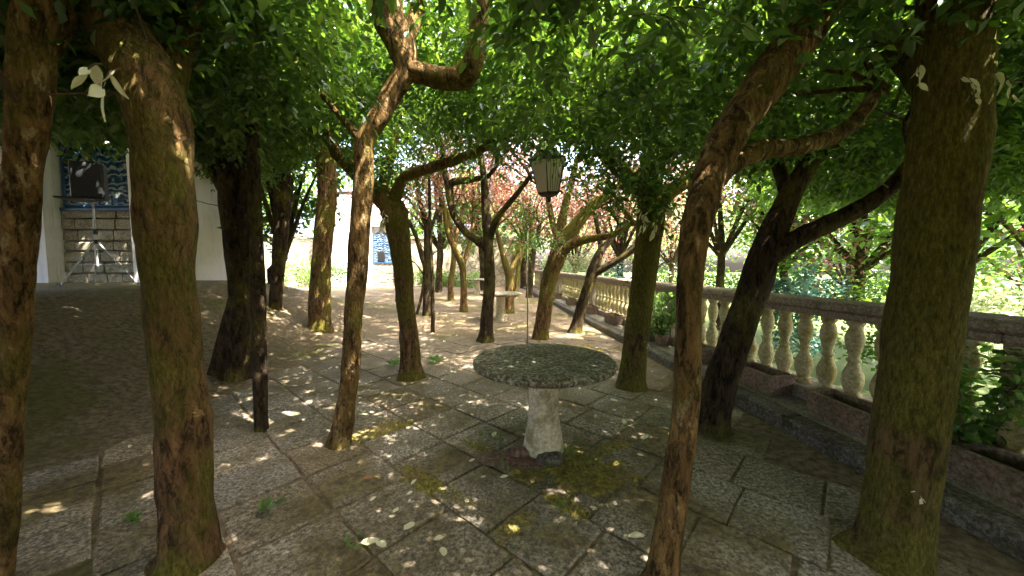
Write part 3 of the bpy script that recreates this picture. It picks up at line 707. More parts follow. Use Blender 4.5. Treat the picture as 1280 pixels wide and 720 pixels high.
# centre of the photograph
G('T1', 2.9, [(424, 592, 32), (434, 500, 25), (440, 440, 23), (443, 380, 24), (447, 330, 26), (451, 270, 26), (455, 220, 25), (456, 178, 24), (472, 150, 25), (490, 118, 24), (506, 90, 27), (503, 60, 36), (486, 24, 42), (474, -30, 40, -.1)],
  [[(500, 84, 24), (530, 93, 27), (556, 98, 28, -.05), (578, 96, 30, -.1), (592, 76, 26, -.15), (598, 36, 24, -.2), (604, -20, 20, -.3)], [(456, 182, 14), (446, 168, 12, .1), (430, 150, 10, .2), (405, 120, 9, .4)], [(503, 55, 20), (520, 20, 18, .2), (530, -25, 16, .4)]],
  'bark_flaky', 'slim tree with pale orange flaking bark, bending into a knotted limb overhead', n=22, amp=.12, twigs=14)
G('A', 4.7, [(514, 476, 36), (513, 455, 27), (512, 430, 25), (509, 400, 23), (506, 370, 23), (504, 340, 25), (501, 312, 27), (498, 288, 30), (492, 264, 34), (480, 248, 30), (464, 233, 24), (444, 215, 20), (420, 190, 16, .1)],
  [[(490, 262, 20), (496, 240, 16, -.1), (506, 222, 14, -.2), (535, 211, 13, -.3), (575, 198, 12, -.4), (612, 180, 11, -.5), (648, 160, 10, -.6), (690, 138, 8, -.7)], [(486, 256, 16), (480, 228, 14, .15), (490, 190, 12, .3), (500, 140, 10, .4), (505, 90, 8, .5)]],
  'bark_mossy', 'mossy leaning tree with a reddish flaking strip, on the paving left of the round table', n=22, amp=.12, twigs=26)
G('B', 4.3, [(788, 490, 42), (790, 470, 34), (793, 440, 31), (798, 400, 31), (803, 360, 31), (808, 320, 33), (812, 290, 35), (814, 262, 35), (813, 235, 32), (816, 200, 30), (822, 150, 26), (830, 90, 22)],
  [[(814, 262, 24), (840, 238, 20, .1), (880, 212, 17, .2), (930, 170, 14, .3)], [(811, 250, 20), (785, 222, 18, -.15), (760, 200, 16, -.3), (738, 165, 13, -.4), (720, 110, 11, -.5)]],
  'bark_green', 'stout green mossed tree with a bare patch at its foot, right of the round table', n=24, amp=.09, twigs=16)
G('T4', 1.5, [(816, 800, 64), (828, 720, 46), (838, 650, 40), (847, 590, 37), (857, 510, 35), (860, 430, 34), (864, 340, 36), (874, 265, 40, .05), (905, 180, 48, .15), (960, 100, 56, .25), (1020, 20, 58, .35), (1070, -50, 54, .4)],
  [[(868, 300, 30), (895, 225, 30, .15), (945, 190, 28, .3), (1005, 182, 26, .45), (1060, 160, 22, .6), (1100, 110, 18, .7)]],
  'bark_flaky', 'leaning slender tree with rusty orange flaking bark, between the table and kerb', n=22, amp=.11, twigs=12)
G('C', None, [(607, 427, 22), (608, 410, 17), (610, 380, 15), (612, 350, 14), (611, 320, 13), (610, 300, 12), (608, 270, 12), (606, 240, 10), (604, 215, 8), (600, 185, 7), (604, 150, 6)],
  [[(609, 312, 11), (595, 300, 10, .1), (580, 288, 9, .2), (568, 270, 10, .25), (562, 245, 11, .3), (564, 229, 10, .3), (582, 226, 8, .2), (612, 220, 6, .1)], [(611, 300, 9), (622, 272, 8, -.2), (640, 250, 7, -.4), (662, 222, 5, -.6)], [(562, 240, 9, .3), (556, 215, 7, .5), (552, 180, 5, .8)]],
  'bark_dark', 'slender dark tree with a hooked limb, before the second stone table', n=14, twigs=46)
G('D', None, [(676, 424, 22), (679, 400, 19), (683, 370, 19), (689, 342, 21), (696, 322, 22), (704, 302, 19), (716, 286, 17), (731, 268, 15), (746, 252, 13), (766, 240, 10), (790, 215, 8)],
  [[(694, 325, 17), (699, 296, 14, .15), (706, 260, 11, .3), (715, 225, 8, .4), (722, 196, 6, .5)], [(697, 322, 13), (716, 305, 12, -.2), (740, 298, 10, -.35), (764, 294, 8, -.5), (792, 278, 6, -.7)], [(699, 300, 10), (690, 275, 8, .4), (684, 240, 6, .7)]],
  'bark_mossy', 'mossy tree with spreading fan of limbs, behind the round table', n=16, twigs=60)
G('E', None, [(718, 416, 19), (724, 395, 14), (731, 370, 13), (738, 350, 14), (742, 335, 14), (752, 312, 10), (765, 298, 8), (774, 280, 6), (762, 262, 5)],
  [[(741, 342, 12), (760, 332, 9, -.1), (778, 322, 8, -.2), (795, 308, 8, -.3), (812, 288, 6, -.4)], [(752, 314, 8), (748, 290, 6, .3), (742, 262, 5, .6)]],
  'bark_dark', 'small leaning forked tree near the kerb and balustrade', n=14, twigs=40)
G('F', None, [(580, 390, 11), (580, 370, 9), (579, 345, 8), (577, 330, 9), (568, 310, 8), (560, 290, 7), (555, 262, 6), (548, 225, 5)],
  [[(578, 334, 7), (584, 315, 6, .3), (590, 292, 5, .5), (592, 260, 4, .7)], [(568, 312, 5), (572, 285, 4, .4), (580, 255, 3, .8)]],
  'bark_mossy', 'grey lichened forked tree left of the slender hooked tree', n=12, twigs=50)
G('H', None, [(564, 376, 9), (563, 355, 6.5), (566, 335, 7), (567, 315, 6), (565, 290, 5), (560, 262, 4)], [[(566, 312, 4), (574, 290, 4, .5), (580, 268, 3, 1)]],
  'bark_mossy', 'straight tree with a reddish foot, left of the grey lichened forked tree', n=10, twigs=36)
G('I', None, [(533, 395, 12), (534, 370, 10), (533, 340, 9), (534, 310, 9), (533, 280, 8), (526, 255, 6), (520, 225, 5)],
  [[(532, 335, 7), (525, 312, 7, -.1), (520, 295, 6, -.2), (511, 276, 5, -.3)], [(534, 300, 5), (544, 270, 4, .4), (552, 240, 3, .6)], [(521, 393, 4, -.15), (527, 370, 4, -.1), (531, 345, 4)]],
  'bark_dark', 'dark multi stemmed tree behind the thin stake and left mossy tree', n=12, twigs=60)
G('J', None, [(541, 416, 5.6), (541, 380, 5), (540, 340, 5), (538, 300, 4.4), (537, 250, 4), (536, 205, 3.5)], [], 'bark_dark', 'thin straight sapling stem standing in the dappled light', n=8, twigs=10, flare=.1)
G('K', None, [(548, 366, 6), (548, 340, 5.5), (549, 310, 5.5), (550, 285, 5)], [[(549, 308, 4), (556, 290, 3, .5)]], 'bark_dark', 'dark distant tree standing close before the rubble wall', n=8, twigs=24)
G('Lb', None, [(637, 391, 13), (637, 365, 11), (637, 345, 12), (632, 330, 9), (627, 312, 7), (620, 285, 5)], [[(637, 348, 9), (643, 328, 8, .3), (650, 310, 7, .5), (656, 290, 5, .8)]],
  'bark_mossy', 'forked tree rising right behind the second stone table', n=12, twigs=50)
G('Mb', None, [(644, 372, 6), (647, 342, 6), (651, 318, 5), (655, 290, 4)], [], 'bark_green', 'thin pale green trunk behind the second stone table', n=8, twigs=20)
G('N', None, [(661, 372, 8), (663, 350, 8), (664, 330, 9), (669, 305, 7), (675, 280, 5)], [[(664, 332, 6), (658, 310, 5, .4), (652, 290, 4, .8)]], 'bark_dark', 'dark trunk beyond the thin metal rod', n=10, twigs=36)
G('O', None, [(606, 362, 4), (605, 335, 4), (604, 310, 3.6), (600, 285, 3)], [], 'bark_mossy', 'thin distant tree in front of the rubble wall beside the far table', n=8, twigs=16)
G('Q', None, [(690, 380, 6), (691, 355, 5.5), (694, 330, 5), (700, 300, 4)], [], 'bark_green', 'mossy tree close behind the fan limbed tree', n=8, twigs=20)
# left of the photograph
G('L1', 1.6, [(-2, 762, 46), (4, 680, 42), (8, 600, 42), (12, 520, 44), (20, 430, 46), (22, 350, 50), (28, 250, 54), (35, 150, 60), (42, 60, 66), (50, -30, 66)],
  [[(38, 80, 50), (80, 20, 44, .1), (130, -40, 40, .2)]], 'bark_flaky', 'thick flaking reddish trunk standing apart at the grove edge, before the white pavilion', n=24, amp=.12, twigs=12)
G('L2', 1.72, [(232, 728, 112), (236, 690, 84), (236, 640, 78), (233, 580, 76), (228, 520, 74), (222, 460, 70), (216, 400, 72), (211, 340, 74), (208, 280, 78), (205, 220, 82), (200, 170, 86), (190, 120, 88), (168, 72, 86, .05), (140, 26, 80, .1), (105, -30, 70, .15)],
  [[(196, 150, 60), (206, 110, 54, .15), (222, 60, 46, .3), (240, 0, 40, .4)], [(165, 70, 60), (120, 50, 50, .2), (80, 20, 44, .4), (30, -30, 36, .6)]],
  'bark_mossy', 'thick trunk with a long strip of flaking bark, beside the big loudspeaker', n=26, amp=.13, twigs=16)
G('L3', None, [(297, 472, 48), (300, 430, 36), (302, 380, 31), (296, 320, 32), (290, 260, 34), (284, 200, 30), (262, 150, 24), (240, 100, 20)],
  [[(268, 468, 20, -.15), (284, 410, 20, -.1), (300, 350, 20), (308, 260, 22), (314, 170, 20), (300, 70, 18, .2), (280, -10, 16, .4)], [(290, 255, 22), (270, 215, 18, .2), (255, 170, 16, .3)]],
  'bark_dark', 'dark double stemmed tree beside a slim stake, left of the flaking slim tree', n=18, twigs=50)
G('L3b', None, [(327, 538, 20), (324, 450, 20), (322, 350, 20), (318, 250, 18), (315, 150, 17), (310, 40, 16), (306, -30, 14)], [], 'bark_dark', 'slim straight pole like trunk in front of the dark double stemmed tree', n=12, twigs=12, flare=.1)
G('L4', None, [(344, 385, 17), (348, 330, 19), (352, 270, 20), (352, 205, 22), (342, 150, 18), (330, 90, 14)], [[(350, 215, 14), (372, 170, 12, .5), (390, 120, 9, 1)]], 'bark_dark', 'dark straight trunk far behind the slim pole like trunk', n=14, twigs=40)
G('L5', None, [(400, 411, 32), (400, 370, 28), (402, 320, 25), (408, 260, 25), (408, 205, 26), (398, 140, 24), (394, 70, 20), (402, 0, 16)],
  [[(402, 190, 18), (380, 150, 15, .3), (350, 110, 12, .6)], [(400, 150, 16), (420, 100, 14, -.3), (440, 60, 11, -.5)]],
  'bark_mossy', 'leaning trunk with a reddish foot, left of the slim orange barked tree', n=16, twigs=40)
# right of the photograph
G('R2', None, [(885, 536, 56), (900, 480, 43), (920, 420, 40), (942, 360, 42), (958, 312, 42), (988, 244, 31), (1020, 196, 26), (1058, 158, 19), (1046, 116, 14)],
  [[(952, 326, 36), (1000, 296, 29, -.1), (1060, 268, 28, -.2), (1112, 236, 26, -.3), (1146, 196, 22, -.4)], [(985, 250, 20), (970, 200, 17, .3), (950, 140, 14, .6), (955, 80, 11, .8)]],
  'bark_dark', 'dark forked tree with two crooked arms leaning towards the balustrade', n=18, twigs=40)
G('R1', 1.78, [(1100, 740, 128), (1112, 690, 106), (1124, 620, 100), (1138, 520, 102), (1150, 420, 104), (1162, 330, 106), (1174, 250, 108), (1184, 170, 110), (1190, 100, 106), (1192, 30, 100), (1190, -40, 90)],
  [[(1186, 110, 70), (1220, 60, 60, .2), (1270, 0, 50, .4)], [(1184, 140, 60), (1150, 90, 50, .25), (1110, 40, 44, .5), (1060, -10, 36, .8)]],
  'bark_green', 'very thick dark green mossed trunk with a bare foot, in front of the balustrade', n=28, amp=.08, twigs=14)

# ------------------------------------------------------------------ the canopy: every spray belongs to the tree it grows nearest to
KEYS = list(TREES); TOPS = np.array([[TREES[k]['top'].x, TREES[k]['top'].y] for k in KEYS])
def assign(parts_pts, maker, red=False):
    d = ((parts_pts[:, None, :2] - TOPS[None]) ** 2).sum(2); own = d.argmin(1)
    for i, k in enumerate(KEYS):
        s = parts_pts[own == i]
        if len(s): TREES[k]['red' if red else 'parts'].append(maker(s))
def vnoise(x, y, s, seed):
    g = np.random.default_rng(seed).random((64, 64)); fx = (x * s) % 63; fy = (y * s) % 63; i = fx.astype(int); j = fy.astype(int); a = fx - i; b = fy - j
    a = a * a * (3 - 2 * a); b = b * b * (3 - 2 * b)
    return (g[i, j] * (1 - a) * (1 - b) + g[i + 1, j] * a * (1 - b) + g[i, j + 1] * (1 - a) * b + g[i + 1, j + 1] * a * b)
def smooth(t): t = np.clip(t, 0, 1); return t * t * (3 - 2 * t)
def canopy_points(n, x0, x1, y0, y1):
    x = RNG.uniform(x0, x1, n); y = RNG.uniform(y0, y1, n); yy = np.maximum(y, .5)
    off = np.abs(x) / yy
    central = smooth((.75 - off) / .3)
    zb_c = np.maximum(2.55, 1.49 + .40 * yy); zb_s = 2.6 + .05 * yy + .9 * smooth((-x - 3.3) / 3.6)
    zb = zb_c * central + zb_s * (1 - central)
    zb = zb - .45 * vnoise(x, y, .9, 3) + .15
    zb = np.where((x > .5) & (y < 5) & (y > 2.6), zb - .25 * smooth((x - .5) / .5), zb)
    thick = 1.7 + .4 * yy / 10
    z = zb + thick * RNG.beta(1.1, 1.6, n)
    zmid = z; k = 1 / math.tan(SUN_EL)
    sx = x - zmid * k * math.sin(SUN_AZ); sy = y - zmid * k * math.cos(SUN_AZ)      # where its shadow falls
    offs = sx / np.maximum(sy, .3)
    inw = smooth((.62 - np.abs(offs)) / .2) * (sy > .2)
    clump = vnoise(x + 40, y + 40, 1.7, 5) * .6 + vnoise(x + 40, y + 40, 4.1, 6) * .4
    mid = smooth((sy - 3.4) / 1.4)
    d_in = D_NEAR * (1 - mid) + D_MID * mid * (smooth((clump - .30) / .25) * .85 + .15)
    side = np.where((offs < -.5) & (sy > 1.0) & (sy < 12), D_SIDE * (.25 + .75 * smooth((clump - .36) / .1)), D_SIDE)
    dens = side * (1 - inw) + d_in * inw
    seen = smooth((.60 - off) / .12) * (y > .3) * smooth((7.0 - y) / 1.5)                                     # thinned over the middle to let more light through
    dens = dens * (1 - seen * (1 - D_SEEN))
    hole = smooth((1.5 - np.abs(sx)) / .5) * smooth((1.25 - sy) / .4) * smooth((sy + 3.6) / .6); dens = dens * (1 - .92 * hole)   # unseen gap added so sky light reaches the near ground
    keep = RNG.random(n) < dens
    return np.stack([x, y, z], 1)[keep]
D_SIDE, D_NEAR, D_MID, D_SEEN = 1.0, .60, 1.05, .60  # leaf density per zone, shaped to dim the sides and light the middle
near = canopy_points(80000, -5.2, 5.0, -1.5, 6.0)
far_ = canopy_points(90000, -15, 9, -7, 19)
far_ = far_[~((np.abs(far_[:, 0]) < 5) & (far_[:, 1] < 6) & (far_[:, 1] > -1.5))]
ok = (np.linalg.norm(near - np.array([0, 0, CAM_H]), axis=1) > 1.15); near = near[ok]
qx = 640 + F * near[:, 0] / np.maximum(near[:, 1], .1); near = near[~((near[:, 1] < 3.05) & (near[:, 1] > .3) & (qx > 425) & (qx < 628) & (near[:, 2] < 1.49 + .82 * near[:, 1]))]
vis = (np.abs(near[:, 0]) < .62 * near[:, 1]) & (near[:, 2] < 1.49 + .9 * near[:, 1])
assign(near[vis], lambda s: sprays(s, True)); vis2 = (np.abs(near[:, 0]) < 1.45 * near[:, 1]) & (near[:, 2] < 1.49 + .8 * near[:, 1]) & ~vis
assign(near[vis2], lambda s: sprays(s, True, 8, .26, .075, .46)); assign(near[~vis & ~vis2], lambda s: sprays(s, False, 7, .26, .085, .5))
assign(far_, lambda s: sprays(s, False, 5, .32, .17, .55))
up = canopy_points(26000, -15, 9, -8, 17); up[:, 2] += 2.0 + RNG.uniform(0, 2, len(up))  # upper leaf layer added over the sides to block sun and sky
k_ = 1 / math.tan(SUN_EL); ux = up[:, 0] - up[:, 2] * k_ * math.sin(SUN_AZ); uy = up[:, 1] - up[:, 2] * k_ * math.cos(SUN_AZ)
up = up[(np.abs(ux / np.maximum(uy, .3)) > .52) & (np.abs(up[:, 0]) / np.maximum(up[:, 1], .3) > .5)]
assign(up, lambda s: sprays(s, False, 5, .42, .32, .62))
print('sprays', len(up), len(near), vis.sum(), len(far_))
def cluster(px, py, Y, rpx, n, key=None, red=False, hexa=True, lsize=.07, flat=.7):
    c = P(px, py, Y); r = rpx * Y / F
    pts = np.array(c)[None] + RNG.normal(0, 1, (n, 3)) * np.array([r, r, r * flat]) * .55
    m = sprays(pts, hexa, 9, .24, lsize, .48)
    TREES[key]['red' if red else 'parts'].append(m)
# low fringes in the middle of the photograph
for a in ((800, 240, 4.1, 46, 60, 'B'), (760, 205, 3.9, 50, 70, 'B'), (840, 200, 3.8, 50, 60, 'B'), (735, 165, 3.6, 40, 60, 'B'), (830, 130, 2.6, 70, 70, 'B'), (780, 100, 2.8, 70, 80, 'B'), (840, 250, 4.0, 26, 24, 'B'),
          (668, 290, 6.6, 26, 46, 'D'), (655, 265, 6.4, 24, 36, 'D'), (690, 300, 6.7, 14, 14, 'D'), (720, 225, 6.2, 34, 40, 'D'), (640, 150, 4.2, 60, 90, 'A'), (560, 150, 4.4, 60, 80, 'A'), (470, 200, 4.6, 40, 60, 'A'), (478, 190, 5.6, 36, 80, 'A'), (470, 160, 5.2, 40, 70, 'A'), (500, 215, 4.8, 26, 36, 'A'),
          (640, 40, 2.9, 50, 50, 'T1'), (700, 150, 4.0, 50, 70, 'B'), (745, 125, 3.6, 46, 60, 'B'), (655, 165, 4.4, 40, 60, 'A'), (590, 170, 5.0, 50, 70, 'A'), (520, 180, 5.2, 40, 50, 'A'), (450, 170, 4.4, 40, 50, 'A'), (470, 120, 3.9, 50, 60, 'T1'), (690, 130, 3.4, 60, 70, 'A'), (440, 60, 3.6, 50, 50, 'T1'), (560, 40, 3.7, 70, 70, 'T1')):
    cluster(*a)
for a in ((575, 298, 12.5, 20, 40, 'F'), (590, 262, 12, 24, 36, 'F'), (650, 305, 14, 18, 30, 'Lb'), (668, 300, 15, 16, 30, 'N'), (625, 300, 14, 16, 24, 'Lb'), (553, 285, 16, 22, 40, 'K'), (605, 285, 18, 24, 30, 'O')):
    cluster(*a, lsize=.13)
# russet leaves on the inner trees
for a in ((530, 255, 9.5, 26, 50, 'I'), (522, 232, 9.8, 30, 46, 'I'), (545, 205, 10.5, 40, 60, 'I'), (620, 200, 9, 40, 46, 'C'), (590, 190, 10, 44, 60, 'C'), (575, 165, 10, 40, 50, 'C'), (650, 215, 10, 36, 50, 'Lb'), (625, 240, 12, 34, 50, 'Lb'), (720, 255, 9.5, 34, 60, 'D'), (735, 280, 10, 30, 50, 'D'), (710, 235, 10, 30, 40, 'D'),
          (765, 250, 9, 30, 40, 'E'), (785, 220, 8, 28, 36, 'E'), (770, 185, 6.5, 24, 24, 'E'), (540, 160, 8, 24, 26, 'I'), (600, 250, 13, 40, 50, 'F'), (520, 160, 8, 24, 24, 'I'),
          (290, 60, 4, 80, 70, 'L3'), (250, 120, 4.5, 60, 50, 'L3'), (360, 120, 6, 60, 50, 'L4'), (920, 60, 3.6, 80, 80, 'R2'), (1040, 110, 4, 70, 70, 'R2'), (960, 140, 4.4, 60, 50, 'R2')):
    cluster(*a, red=True, hexa=False, lsize=.085)
# sprigs hanging on the trunks, sunlight painted into their cream leaves
def sprig(key, px, py, Y, n, ln, lsz):
    root = TREES[key]['root']; base = TREES[key]['base']; c = P(px, py, Y)
    sg_ = random.choice((-1, 1)) * random.uniform(.5, 1.2); pth = [Vector((0, 0, 0)), Vector((ln * .25 * sg_, -.02, -ln * .2)), Vector((ln * .4 * sg_, -.035, -ln * .6)), Vector((ln * .45 * sg_, -.04, -ln * 1.1))]
    st = MB().tube(pth, [.004, .003, .003, .002], 5).build('sprig', M['twig'], root); st.location = c - base
    me = bpy.data.meshes.new('leaf'); pr_ = [(0, .02), (.12, .12), (.3, .21), (.5, .235), (.7, .18), (.88, .08), (1, .0)]
    V = [(w_, .10 * w_ - .12 * t_ * t_, -t_) for t_, w_ in pr_] + [(0, -.05 - .12 * t_ * t_, -t_) for t_, w_ in pr_] + [(-w_, .10 * w_ - .12 * t_ * t_, -t_) for t_, w_ in pr_]
    me.from_pydata(V, [], [(a_ + i_, a_ + i_ + 1, a_ + i_ + 8, a_ + i_ + 7) for a_ in (0, 7) for i_ in range(6)]); me.shade_smooth(); me.materials.append(M['leaf_cream'])
    for k in range(n):
        o = link('leaf', me, None, st); t = (k + .8) / n; i = min(2, int(t * 3)); f = t * 3 - i
        o.location = pth[i].lerp(pth[i + 1], min(1, f)); s = lsz * random.uniform(.55, 1.15); o.scale = (s, s, s); o.rotation_euler = (random.uniform(-.7, .7), random.uniform(-.8, .8), random.uniform(0, 6.28))
for a in (('A', 486, 272, 4.5, 6, .16, .10), ('A', 478, 262, 4.5, 3, .1, .10), ('B', 795, 258, 4.05, 7, .2, .10), ('B', 812, 262, 4.0, 6, .22, .10), ('B', 835, 258, 4.0, 6, .2, .11), ('B', 822, 272, 4.05, 5, .16, .10), ('B', 806, 425, 4.15, 4, .06, .05),
          ('L2', 150, 85, 1.45, 5, .12, .085), ('L2', 128, 80, 1.45, 3, .06, .07), ('R1', 1150, 80, 1.55, 6, .09, .065), ('R1', 1195, 95, 1.55, 6, .10, .06), ('R1', 1238, 90, 1.55, 5, .10, .075), ('R1', 1140, 610, 1.6, 4, .04, .035), ('L3', 250, 200, 4.4, 3, .1, .11)):
    sprig(*a)
# sprays near enough to pick out leaf by leaf
def near_spray(key, px, py, Y, ang, n=11, ln=.30, ls=.085):
    root = TREES[key]['root']; base = TREES[key]['base']; c = P(px, py, Y); d = Vector((math.cos(ang), math.sin(ang), -.25)); s = Vector((-math.sin(ang), math.cos(ang), 0))
    pth = [d * (ln * t) + Vector((0, 0, -.5 * ln * t * t)) for t in (0, .25, .5, .75, 1)]
    st = MB().tube(pth, [.0028, .0025, .002, .0018, .0012], 5).build('leaf_stalk', M['twig'], root); st.location = c - base
    for k in range(n):
        t = ((k // 2) + .7) / (n / 2 + .2); sg = (1 if k % 2 else -1) if k < n - 1 else 0
        pos = d * (ln * t) + Vector((0, 0, -.5 * ln * t * t)); dd = (d * (.5 if sg else 1) + s * .9 * sg + Vector((0, 0, -.35)) + Vector(np.random.default_rng(k + int(px)).normal(0, .15, 3)))
        V, Fc = leaf_mesh_arrays(np.array(pos)[None], np.array(dd)[None], np.array([ls * random.uniform(.8, 1.2)]), .44, True)
        MB().add(V.tolist(), Fc.tolist()).build('leaf', M['leaf_light' if k % 3 == 0 else 'leaf_green'], st)
for k, (px, py, Y) in enumerate(((800, 60, 1.9), (835, 40, 1.7), (770, 95, 2.3), (830, 95, 2.0), (815, 130, 2.4), (790, 20, 1.6), (745, 60, 2.2), (700, 40, 2.2), (835, 175, 3.0), (780, 150, 2.9), (660, 60, 2.4), (650, 110, 2.9), (690, 90, 2.5), (720, 20, 2.0), (650, 25, 2.1), (840, 10, 1.5))):
    near_spray('B' if px > 690 else 'T1', px, py, Y, 2.2 + 1.9 * k)
ntri = 0
for k in KEYS:
    T = TREES[k]; b = np.array(T['base'])
    for nm, mt, lst in (('crown', 'leaf_green', T['parts']), ('russet_leaves', 'leaf_red', T['red'])):
        if not lst: continue
        V, Fc = join(lst); ntri += len(Fc) * 2
        o = np_mesh(nm, V - b, Fc, M[mt], T['root']); tag(o, kind='stuff')
print('crown tris', ntri)

# ------------------------------------------------------------------ trees and shrubs beyond
def back_tree(name, loc, h, r, mt, label, cat='tree', group=None, n=5200, ls=.26, trunk_h=.35, seed=1, bk='bark_dark', sq=.8):
    root = empty(name, loc); rr = random.Random(seed); rg = np.random.default_rng(seed)
    th = h * trunk_h; b = MB(); tr = .035 * h * .6 + .04
    pth = [Vector((0, 0, -.1)), Vector((rr.uniform(-.1, .1), 0, th * .5)), Vector((rr.uniform(-.2, .2), rr.uniform(-.2, .2), th)), Vector((rr.uniform(-.3, .3), 0, h * .75))]
    if trunk_h > .12:
        b.tube(pth, [tr, tr * .8, tr * .7, tr * .25], 9, .08, .3, seed, .25); b.build('trunk', M[bk], root, True)
    lb = MB(); centers = []
    for k in range(9):
        a = k * 2.4 + rr.random(); e = rr.uniform(.15, .95); zz = th + (h - th) * e; rad = r * math.sqrt(max(.05, 1 - (e * 1.7 - .75) ** 2)) * rr.uniform(.45, .85)
        c = Vector((math.cos(a) * rad, math.sin(a) * rad, zz)); centers.append(c)
        lb.tube([pth[2] * .9, pth[2].lerp(c, .5) + Vector((0, 0, .15)), c], [tr * .45, tr * .3, .015], 6)
    if trunk_h > .12: lb.build('limbs', M[bk], root); tag(root.children[-1], kind='stuff')
    centers += [Vector((0, 0, th + (h - th) * .85)), Vector((0, 0, th + (h - th) * .5))]
    pts = []
    per = n // (len(centers) * 4)
    for c in centers:
        for _ in range(4):
            cc = np.array(c) + rg.normal(0, 1, 3) * r * np.array([.24, .24, .18]) * 1.1
            pts.append(cc + rg.normal(0, 1, (per, 3)) * r * .15)
    pts = np.concatenate(pts); pts[:, 2] = np.maximum(pts[:, 2], .05)
    V, Fc = single_leaves(pts, ls); o = np_mesh('crown', V, Fc, M[mt], root); tag(o, kind='stuff')
    tag(root, label, cat, group); return root
def BT(px, Y, h, r, mt, label, z=None, **k):
    x = (px - 640) / F * Y; return back_tree('background_tree', (x, Y, (height(x, Y) if z is None else z)), h, r, mt, label, group='trees beyond the grove', **k)
BT(505, 30, 9, 4.2, 'leaf_green', 'tall green tree behind the white house end and rubble wall', seed=1)
BT(420, 29, 10, 4.5, 'leaf_green', 'dark leafy tree behind the far plastered house', seed=2)
BT(565, 32, 10, 4.2, 'leaf_light', 'light green tree beyond the rubble wall, behind the lichened fork', seed=3)
BT(612, 33, 9, 4.0, 'leaf_light', 'bright green tree beyond the rubble wall, behind the second table', seed=4)
BT(655, 36, 10, 4.2, 'leaf_pale', 'pale tree past the end of the balustrade', seed=5)
BT(548, 19.5, 8.0, 2.9, 'leaf_red', 'russet leaved tree inside the wall, left of the hooked tree', seed=6, trunk_h=.3, ls=.17, n=7000)
BT(604, 20.5, 8.5, 3.0, 'leaf_red', 'russet leaved tree inside the wall, behind the hooked tree', seed=7, trunk_h=.32, ls=.17, n=7000)
BT(655, 22, 8.5, 3.0, 'leaf_red', 'russet leaved tree behind the lantern', seed=8, trunk_h=.32, ls=.17, n=7000)
BT(720, 24, 8.5, 3.3, 'leaf_red', 'russet leaved tree just beyond the balustrade, behind the fan limbed tree', seed=9, trunk_h=.36, ls=.18, n=7000)
BT(775, 19, 8.8, 3.2, 'leaf_red', 'pinkish leaved tree beyond the balustrade, left of the stout mossed tree', seed=10, trunk_h=.42, ls=.17, n=7000)
BT(840, 26, 9, 4.0, 'leaf_pale', 'pale leaved tree beyond the balustrade, right of the stout mossed tree', seed=11)
BT(900, 17, 9, 3.8, 'leaf_red', 'pinkish leaved tree beyond the balustrade, behind the dark forked tree', seed=12, ls=.18, n=6500, trunk_h=.42)
BT(700, 40, 9, 4.6, 'leaf_light', 'sunlit green tree far beyond the balustrade', seed=13)
BT(760, 42, 10, 5.0, 'leaf_pale', 'pale tall tree far beyond the small leaning forked tree', seed=14)
BT(985, 16, 9, 4.0, 'leaf_green', 'leafy green tree below the terrace, behind the crooked arms', seed=15, n=6500)
BT(1075, 13.5, 9, 4.0, 'leaf_green', 'dense green tree below the terrace, left of the very thick trunk', seed=16, n=7000)
BT(1200, 11.5, 9, 4.2, 'leaf_red', 'russet tree below the terrace, behind the very thick trunk', seed=17, n=7000, ls=.2)
BT(1320, 9, 8.5, 4.0, 'leaf_green', 'dense green tree below the terrace, right of the very thick trunk', seed=18, n=7000)
BT(300, 27, 10, 5.0, 'leaf_green', 'broad dark tree behind the left rubble wall', seed=19, n=7000)
BT(200, 26, 10, 5.0, 'leaf_green', 'dark tree over the rubble wall, behind the white pavilion', seed=20, n=7000)
BT(60, 20, 10, 5.0, 'leaf_green', 'dark tall tree rising over the white pavilion roof', seed=21, n=7000)
back_tree('background_tree', (-6.3, 9.6, height(-6.3, 9.6)), 5.2, 1.7, 'leaf_green', 'low dense green tree at the corner of the white pavilion', 'tree', 'trees beyond the grove', 5200, .2, .14, 59)
for k, (x, y, lab) in enumerate(((-7, -8.5, 'broad dark shade tree added unseen behind the viewpoint, towards the pavilion'), (-1.5, -9.5, 'broad dark shade tree added unseen directly behind the viewpoint'), (4.5, -8.5, 'broad dark shade tree added unseen behind the viewpoint, towards the kerb'), (9, -3, 'broad dark shade tree added unseen below the terrace beside the viewpoint'), (-12, -2, 'broad dark shade tree added unseen beside the viewpoint, on the pavilion side'))):
    back_tree('background_tree', (x, y, height(x, y)), 8.5, 4.2, 'leaf_green', lab, 'tree', 'trees beyond the grove', 5200, .34, .14, 60 + k)  # unseen trees added round the viewpoint to keep light off the sides
BT(860, 36, 10, 5, 'leaf_pale', 'pale tree in the far row beyond the lawn, nearest the stout mossed tree line', seed=71, n=4400, ls=.34)
BT(960, 33, 10, 5.5, 'leaf_light', 'light green tree in the far row beyond the lawn, behind the crooked arms', seed=72, n=4400, ls=.36)
BT(1060, 28, 10, 5.5, 'leaf_green', 'dark green tree in the far row beyond the lawn', seed=73, n=4400, ls=.36, trunk_h=.14)
BT(1180, 24, 10, 5.5, 'leaf_green', 'green tree in the far row beyond the lawn, in line with the very thick trunk', seed=74, n=4400, ls=.36, trunk_h=.14)
BT(1290, 20, 10, 5.5, 'leaf_light', 'light green tree in the far row beyond the lawn, past the very thick trunk', seed=75, n=4400, ls=.36, trunk_h=.14)
BT(800, 34, 10, 4.5, 'leaf_light', 'light green tree in the far row beyond the lawn, behind the small leaning forked tree', seed=76, n=4400, ls=.34, trunk_h=.14)
